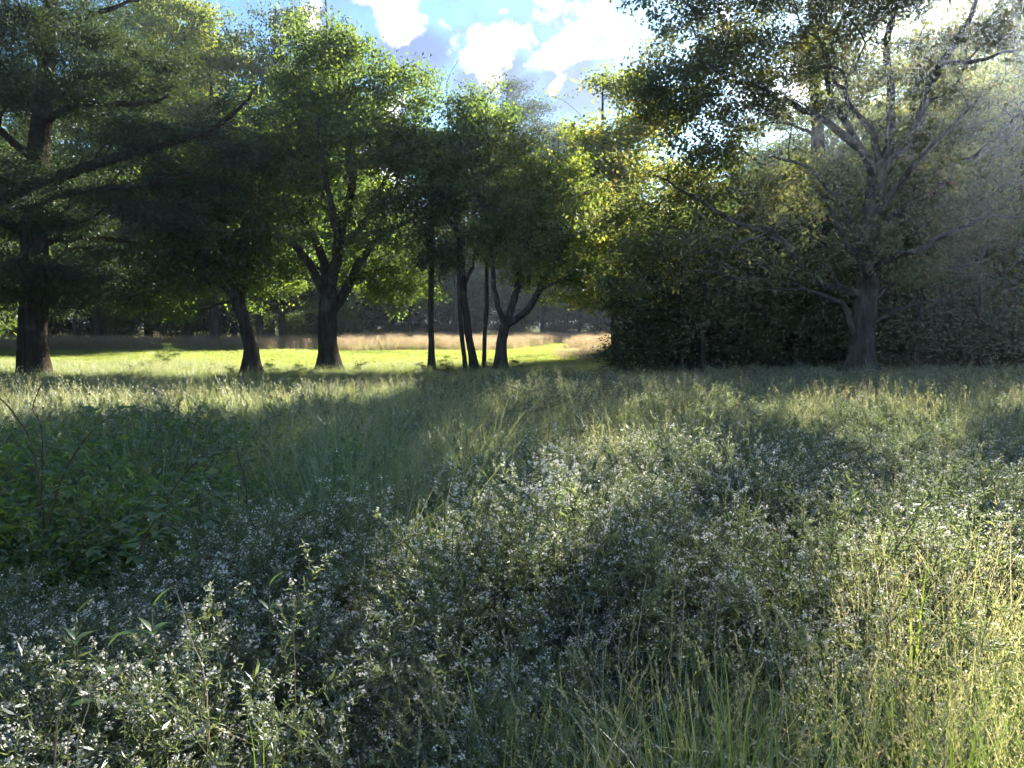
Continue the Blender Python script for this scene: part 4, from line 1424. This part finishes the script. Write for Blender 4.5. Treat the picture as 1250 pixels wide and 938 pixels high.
scatter('front_grass', p, front_v, 'long grass blades and small seed heads at the front', smin=.85, smax=1.15, height=np.interp(p[:, 1], [1.3, 1.9, 2.5], [.95, 1.0, .75]))
p = pixzone(lambda px, py, x, y: (py > 480) & (py < 700) & (noise2(x, y, 1.2, 7) > -.1), 420, -8, 8, 4.4, 10)
scatter('scattered_grass', p, fine_v, 'thin grass standing between the asters', smin=.55, smax=.95)
p = pixzone(lambda px, py, x, y: (px > 660) & (py > 470) & (py < 760) & (noise2(x, y, 1.5, 4) > .1), 340, -1, 8, 3.4, 9)
scatter('pale_stalks', p, dry_v, 'pale dry stalks standing among the asters', smin=.7, smax=1.05)
p = pixzone(lambda px, py, x, y: (px > 1070) & (py > 720), 420, .8, 3, 1.3, 3.3, .4)
scatter('golden_grass', p, [*dry_v[:3], *mid_v, *front_v[:3]], 'golden and green grass at the right front', smin=.7, smax=1.0)

# ------------------------------------------------------------------ single plants that stand out
def leaf_outline(L, W, lobes=0.0, n=9, fold=.16, bend=.2):
    """one pointed leaf with a folded midrib, base at the origin, along +x"""
    g = Geo()
    t = np.linspace(0, 1, n)
    w = W * .5 * np.sin(np.pi * np.clip(t, 0, 1) ** .8) ** .9 * (1 + lobes * np.sign(np.sin(t * 40)))
    z = -bend * L * t ** 2
    mid = np.stack([t * L, np.zeros(n), z], -1)
    a = np.stack([t * L, w, z + w * fold * 2], -1)
    b = np.stack([t * L, -w, z + w * fold * 2], -1)
    i = np.arange(n - 1)
    g.add(np.concatenate([mid, a, b]), np.concatenate([np.stack([i, i + 1, i + 1 + n, i + n], -1), np.stack([i + 1, i, i + 2 * n, i + 1 + 2 * n], -1)]), .5)
    return g


BLEAF = [leaf_outline(.075, .052, .06).mesh('leaf', M['bramble']), leaf_outline(.062, .040, .06).mesh('leaf', M['bramble'])]
LANCE = [leaf_outline(.125, .034, .03).mesh('leaf', M['bramble']), leaf_outline(.10, .028, .03, bend=.35).mesh('leaf', M['bramble'])]


def orient(o, d, roll=0.0):
    o.rotation_mode = 'QUATERNION'
    q = Vector(d).to_track_quat('X', 'Z')
    o.rotation_quaternion = q


def bramble(label, pts, nleaf, size=1.0, three=True):
    base = np.array(pts[0], float); base[2] = 0
    root = obj('bramble_cane', None, loc=base)
    tag(root, label, 'bramble', 'bramble canes at the left of the meadow')
    q = catmull(np.array(pts, float) - base, .06)
    g = Geo(); v, f = tube_pts(q, np.linspace(.005, .0018, len(q)), 5); g.add(v, f, .2)
    obj('cane', g.mesh('cane', M['deadwood']), root)
    nleaf = int(nleaf * 1.7)
    for k in range(nleaf):
        t = .12 + .88 * (k + .5) / nleaf
        i = min(len(q) - 2, int(t * (len(q) - 1)))
        az = k * 2.4 + rng.uniform(-.5, .5)
        d = np.array([math.cos(az), math.sin(az), rng.uniform(-.1, .45)])
        p = q[i] + d * rng.uniform(.02, .09)
        for j, da in enumerate((0, 1.1, -1.1) if three else (0,)):
            dd = np.array([math.cos(az + da), math.sin(az + da), d[2] + rng.uniform(-.25, .1)])
            o = obj('leaf', BLEAF[0 if j == 0 else 1], root, p)
            orient(o, dd)
            s = size * rng.uniform(.7, 1.15)
            o.scale = (s, s, s)
    return root


bramble('long arching bramble cane with bright green leaves at its tip', [P(60, 640, 4.2), P(75, 585, 4.2), P(105, 535, 4.15), P(152, 492, 4.1)], 12, 1.1)
bramble('bramble cane leaning over dark weeds, leaves along the whole stem', [P(190, 660, 3.9), P(205, 610, 3.9), P(235, 568, 3.85), P(262, 556, 3.8)], 10)
bramble('low bramble cane with pale yellowish leaves above the asters', [P(165, 690, 3.3), P(180, 650, 3.3), P(198, 625, 3.25), P(212, 632, 3.2)], 7)
bramble('upright bramble stem with dark leaves near the fine grass', [P(300, 650, 4.4), P(300, 595, 4.4), P(290, 555, 4.4), P(286, 520, 4.4)], 10)
for k in range(16):
    d = rng.uniform(3.6, 6.2); x0 = -(.12 + .5 * rng.uniform()) * d
    a = rng.uniform(0, 6.28); L = rng.uniform(.35, .7); h = rng.uniform(.45, .8)
    b0 = np.array([x0, d, 0.0]); hd = np.array([math.cos(a), math.sin(a), 0])
    bramble('low arching bramble cane in the tangled bramble patch', [b0, b0 + hd * L * .25 + [0, 0, h * .7], b0 + hd * L * .7 + [0, 0, h], b0 + hd * L * 1.1 + [0, 0, h * .85]], 6, rng.uniform(.8, 1.15))


def leafy_plant(label, px, py, d, n=14, size=1.0, lean=(0, 0)):
    top = P(px, py, d)
    base = np.array([top[0] - lean[0], top[1] - lean[1], 0])
    root = obj('leafy_plant', None, loc=base)
    tag(root, label, 'plant', 'lance-leaved plants among the asters')
    q = catmull(np.array([[0, 0, -.02], [lean[0] * .3, lean[1] * .3, top[2] * .5], [lean[0], lean[1], top[2]]]), .08)
    g = Geo(); v, f = tube_pts(q, np.linspace(.0045, .002, len(q)), 5); g.add(v, f, .1)
    obj('stem', g.mesh('stem', M['stem']), root)
    for k in range(n):
        t = 1 - .42 * (k / n) ** 1.3
        i = min(len(q) - 1, int(t * (len(q) - 1)))
        az = k * 2.39996 + .4
        up = .55 - .55 * min(1, k / n * 1.6) if k > 1 else 1.4
        o = obj('leaf', LANCE[k % 2], root, q[i] * 1.0)
        orient(o, (math.cos(az), math.sin(az), up))
        s = size * (rng.uniform(.8, 1.15) if k > 2 else .65)
        o.scale = (s, s, s)


leafy_plant('lance-leaved plant with bright sunlit top leaves rising from the asters', 185, 742, 2.35, 13, 1.05)
leafy_plant('shaded lance-leaved plant next to the bright-topped one', 92, 752, 2.3, 12, .95)
leafy_plant('low dark lance-leaved plant under the aster mound', 130, 792, 2.15, 10, .8, (.05, .02))
leafy_plant('lance-leaved plant in the shade behind the front aster mound', 328, 716, 2.5, 10, .85)
leafy_plant('small lance-leaved plant beside the tall aster spires', 552, 650, 3.0, 8, .7)


def aster_spire(label, px, py, d, lean):
    top = P(px, py, d)
    base = np.array([top[0] - lean[0], top[1] - lean[1], 0.0])
    root = obj('aster_spire', None, loc=base)
    tag(root, label, 'aster', 'tall aster spires above the bushes')
    q = catmull(np.array([[0, 0, -.02], [lean[0] * .2, lean[1] * .2, top[2] * .5], [lean[0], lean[1], top[2]]]), .06)
    st, lv, bl = Geo(), Geo(), Geo()
    v, f = tube_pts(q, np.linspace(.004, .0012, len(q)), 4); st.add(v, f, .2)
    fc, fn, lc, ld = [], [], [], []
    for k in range(34):
        t = rng.uniform(.5, 1.0)
        i = min(len(q) - 1, int(t * (len(q) - 1)))
        a = rng.uniform(0, 6.28)
        d2 = unit(np.array([math.cos(a) + 1.2 * np.sign(lean[0] + .01), math.sin(a), .7]))
        l = rng.uniform(.03, .13) * (1.35 - t)
        p1 = q[i] + d2 * l * 1.6
        v, f = tube_pts([q[i], (q[i] + p1) / 2 + np.array([0, 0, .01]), p1], [.0012, .001, .0007], 3); st.add(v, f, .3)
        m = 4
        fc.append(p1 + rng.normal(0, .014, (m, 3))); fn.append(unit(rng.normal(0, .5, (m, 3)) + np.array([0, -.2, 1])))
        lc.append(q[i] + (p1 - q[i]) * rng.uniform(0, .9, (5, 1))); ld.append(unit(rand_unit(5) + d2))
    c = np.concatenate(lc); dd = np.concatenate(ld)
    v, f = leaf_quads(c + dd * .012, .026, .005, dd, .6, .05); lv.add(v, f, .5)
    petals(bl, np.concatenate(fc), np.concatenate(fn), .006, .0095)
    obj('stems', st.mesh('stems', M['stem']), root); obj('leaves', lv.mesh('leaves', M['aster_leaf']), root)
    tag(obj('blossoms', bl.mesh('blossoms', M['petal']), root), kind='stuff')


aster_spire('tallest white aster spire rising above the centre of the meadow', 672, 512, 3.7, (.08, 0))
aster_spire('white aster spire leaning beside the tallest one', 652, 560, 3.5, (.10, .02))
aster_spire('short aster spire with separate flower sprigs left of the tall spires', 560, 590, 3.3, (-.16, 0))
aster_spire('white aster spire in front of the tallest one, flowers in a tight tuft', 640, 590, 3.2, (.05, 0))


def stalk(label, pts, r=.0022, mat='straw', name='dry_stalk', group='dry stalks in the foreground', head=0):
    base = np.array(pts[0], float)
    b0 = base.copy(); b0[2] = max(0, min(base[2], 0))
    q = catmull(np.array(pts, float) - base, .05)
    q[1:-1] += rng.normal(0, .0012, (len(q) - 2, 3))
    g = Geo(); v, f = tube_pts(q, np.linspace(r, r * .45, len(q)), 4); g.add(v, f, rng.uniform(0, 1))
    if head:
        seed_heads(g, q[-1:], unit(q[-1:] - q[-3:-2]), .12, .02, (.9, .1), 26, .018, (.011, .0035))
    o = obj(name, g.mesh(name, M[mat]), loc=base)
    tag(o, label, 'stalk', group)
    return o


def on_ground(px, d):
    p = P(px, 600, d); p[2] = 0
    return p


stalk('pale bent straw leaning over the front aster mound', [on_ground(30, 1.75), P(70, 880, 1.8), P(120, 838, 1.85), P(182, 800, 1.9)], .0035)
stalk('thin straw beside the pale bent straw', [on_ground(55, 1.7), P(85, 890, 1.78), P(125, 850, 1.82), P(140, 842, 1.85)], .002)
stalk('straw stem crossing below the front aster mound', [on_ground(85, 1.7), P(95, 900, 1.75), P(108, 862, 1.8), P(110, 820, 1.85)], .002)
stalk('dry reddish stem bent down through the front aster mound', [on_ground(250, 2.0), P(252, 850, 2.0), P(236, 790, 2.0), P(214, 718, 2.0)], .003)
stalk('thin upright dry stem above the front aster mound', [on_ground(358, 2.1), P(359, 800, 2.1), P(360, 760, 2.1), P(359, 728, 2.1)], .002)
for k, (px0, px1, py1, d) in enumerate([(735, 712, 735, 2.3), (765, 690, 722, 2.35), (770, 790, 700, 2.4), (800, 740, 712, 2.3), (758, 758, 766, 2.25), (820, 835, 716, 2.35), (850, 868, 706, 2.4), (708, 748, 745, 2.2), (795, 820, 730, 2.45),
                                         (872, 878, 720, 2.3), (720, 760, 755, 2.3)]):
    stalk('pale thin dry stalk standing in the dark gap between asters', [on_ground(px0, d), P((px0 * 2 + px1) / 3, 860, d), P((px0 + px1 * 2) / 3 + rng.normal(0, 6), 790, d), P(px1, py1, d)], .0018, head=0,
          group='dry stalks in the dark gap')
for px0, px1, py1, d in [(1010, 960, 600, 3.2), (1085, 1010, 590, 3.3), (1060, 980, 575, 3.5), (1120, 1060, 600, 3.1), (960, 905, 560, 4.0), (1150, 1250, 640, 2.8)]:
    stalk('long pale stalk slanting across the asters right of centre', [on_ground(px0, d), P(px0 - .3 * (px0 - px1), 700, d), P((px0 + px1) / 2, 640, d), P(px1, py1, d)], .002, group='slanting pale stalks', head=0)
stalk('thick dead brown stem at the left edge of the meadow', [on_ground(60, 4.6), P(42, 560, 4.6), P(20, 510, 4.6), P(-8, 478, 4.6)], .009, 'deadwood', 'dead_stem', 'dead stems at the left edge')
stalk('thin dead stem branching beside the thick brown one', [on_ground(40, 4.8), P(52, 540, 4.8), P(40, 500, 4.75), P(50, 470, 4.7)], .006, 'deadwood', 'dead_stem', 'dead stems at the left edge')


def blade_tuft(label, base_px, d, ends, w=.011):
    base = on_ground(base_px, d)
    root = obj('grass_tuft', None, loc=base)
    tag(root, label, 'grass', 'bright grass tufts in the foreground')
    for px, py, dd in ends:
        tip = P(px, py, d + dd) - base
        mid = np.array([tip[0] * .35, tip[1] * .35, tip[2] * .72])
        q = catmull(np.array([[rng.normal(0, .01), rng.normal(0, .01), -.02], mid, tip]), .04)
        n = len(q)
        t = np.linspace(0, 1, n)
        tan = unit(np.gradient(q, axis=0))
        s = unit(np.cross(tan, np.array([.3, 1, .2])))
        ww = (w * .5 * (1 - t ** 2.2) * (.55 + .9 * t * (1 - t) * 2) + .0004)[:, None]
        nn = np.cross(s, tan)
        v = np.concatenate([q - s * ww + nn * ww * .4, q, q + s * ww + nn * ww * .4])
        i = np.arange(n - 1)
        g = Geo(); g.add(v, np.concatenate([np.stack([i, i + 1, i + 1 + n, i + n], -1), np.stack([i + n, i + n + 1, i + 2 * n + 1, i + 2 * n], -1)]), rng.uniform(.5, .9))
        obj('blade', g.mesh('blade', M['bramble']), root)


blade_tuft('bright green broad grass tuft at the right front corner', 1180, 1.75, [(1105, 830, .1), (1225, 800, .1), (1160, 868, -.1), (1240, 870, 0), (1200, 905, -.1)], .013)
blade_tuft('two upright bright grass blades above the golden grass', 1125, 2.5, [(1134, 672, 0), (1108, 700, .1)], .012)
blade_tuft('bright grass blades standing alone in the shaded asters', 592, 2.1, [(558, 786, 0), (680, 790, .1)], .008)
blade_tuft('narrow green blades left of the dry stalk gap', 690, 2.1, [(682, 792, 0), (660, 830, .1), (712, 836, 0)], .008)
blade_tuft('green blades arching over the front grass', 905, 1.9, [(848, 800, 0), (930, 790, .1), (880, 770, .1), (955, 850, 0)], .009)
blade_tuft('small bright blades between asters and fine grass', 520, 2.9, [(508, 622, 0), (552, 640, 0), (540, 610, .1)], .010)
blade_tuft('bright blades among asters below the oak', 905, 3.4, [(880, 598, 0), (912, 585, .1), (930, 600, 0)], .010)
blade_tuft('green blades at the front beside the aster mound', 310, 1.75, [(300, 850, 0), (322, 880, .05), (338, 905, 0)], .007)

# ------------------------------------------------------------------ thin air volume added to stand in for veiling glare in the lens
def veil_haze():
    g = Geo()
    x0, x1, y0, y1, z0, z1 = -905, 905, -305, 1605, -1.2, 32
    v = [(x, y, z) for z in (z0, z1) for y in (y0, y1) for x in (x0, x1)]
    g.add(v, [(0, 2, 3, 1), (4, 5, 7, 6), (0, 1, 5, 4), (2, 6, 7, 3), (0, 4, 6, 2), (1, 3, 7, 5)])
    m = bpy.data.materials.new('veil_haze')
    m.use_nodes = True
    n = NT(m.node_tree); n.n.clear()
    pv = n.node('ShaderNodeVolumePrincipled')
    pv.inputs['Color'].default_value = (.74, .85, 1.0, 1)
    pv.inputs['Density'].default_value = VEIL_HAZE
    pv.inputs['Anisotropy'].default_value = .86
    out = n.node('ShaderNodeOutputMaterial')
    n.l.new(pv.outputs[0], out.inputs['Volume'])
    tag(obj('veil_haze', g.mesh('veil_haze', m)), kind='stuff')


VEIL_HAZE = .0007
veil_haze()
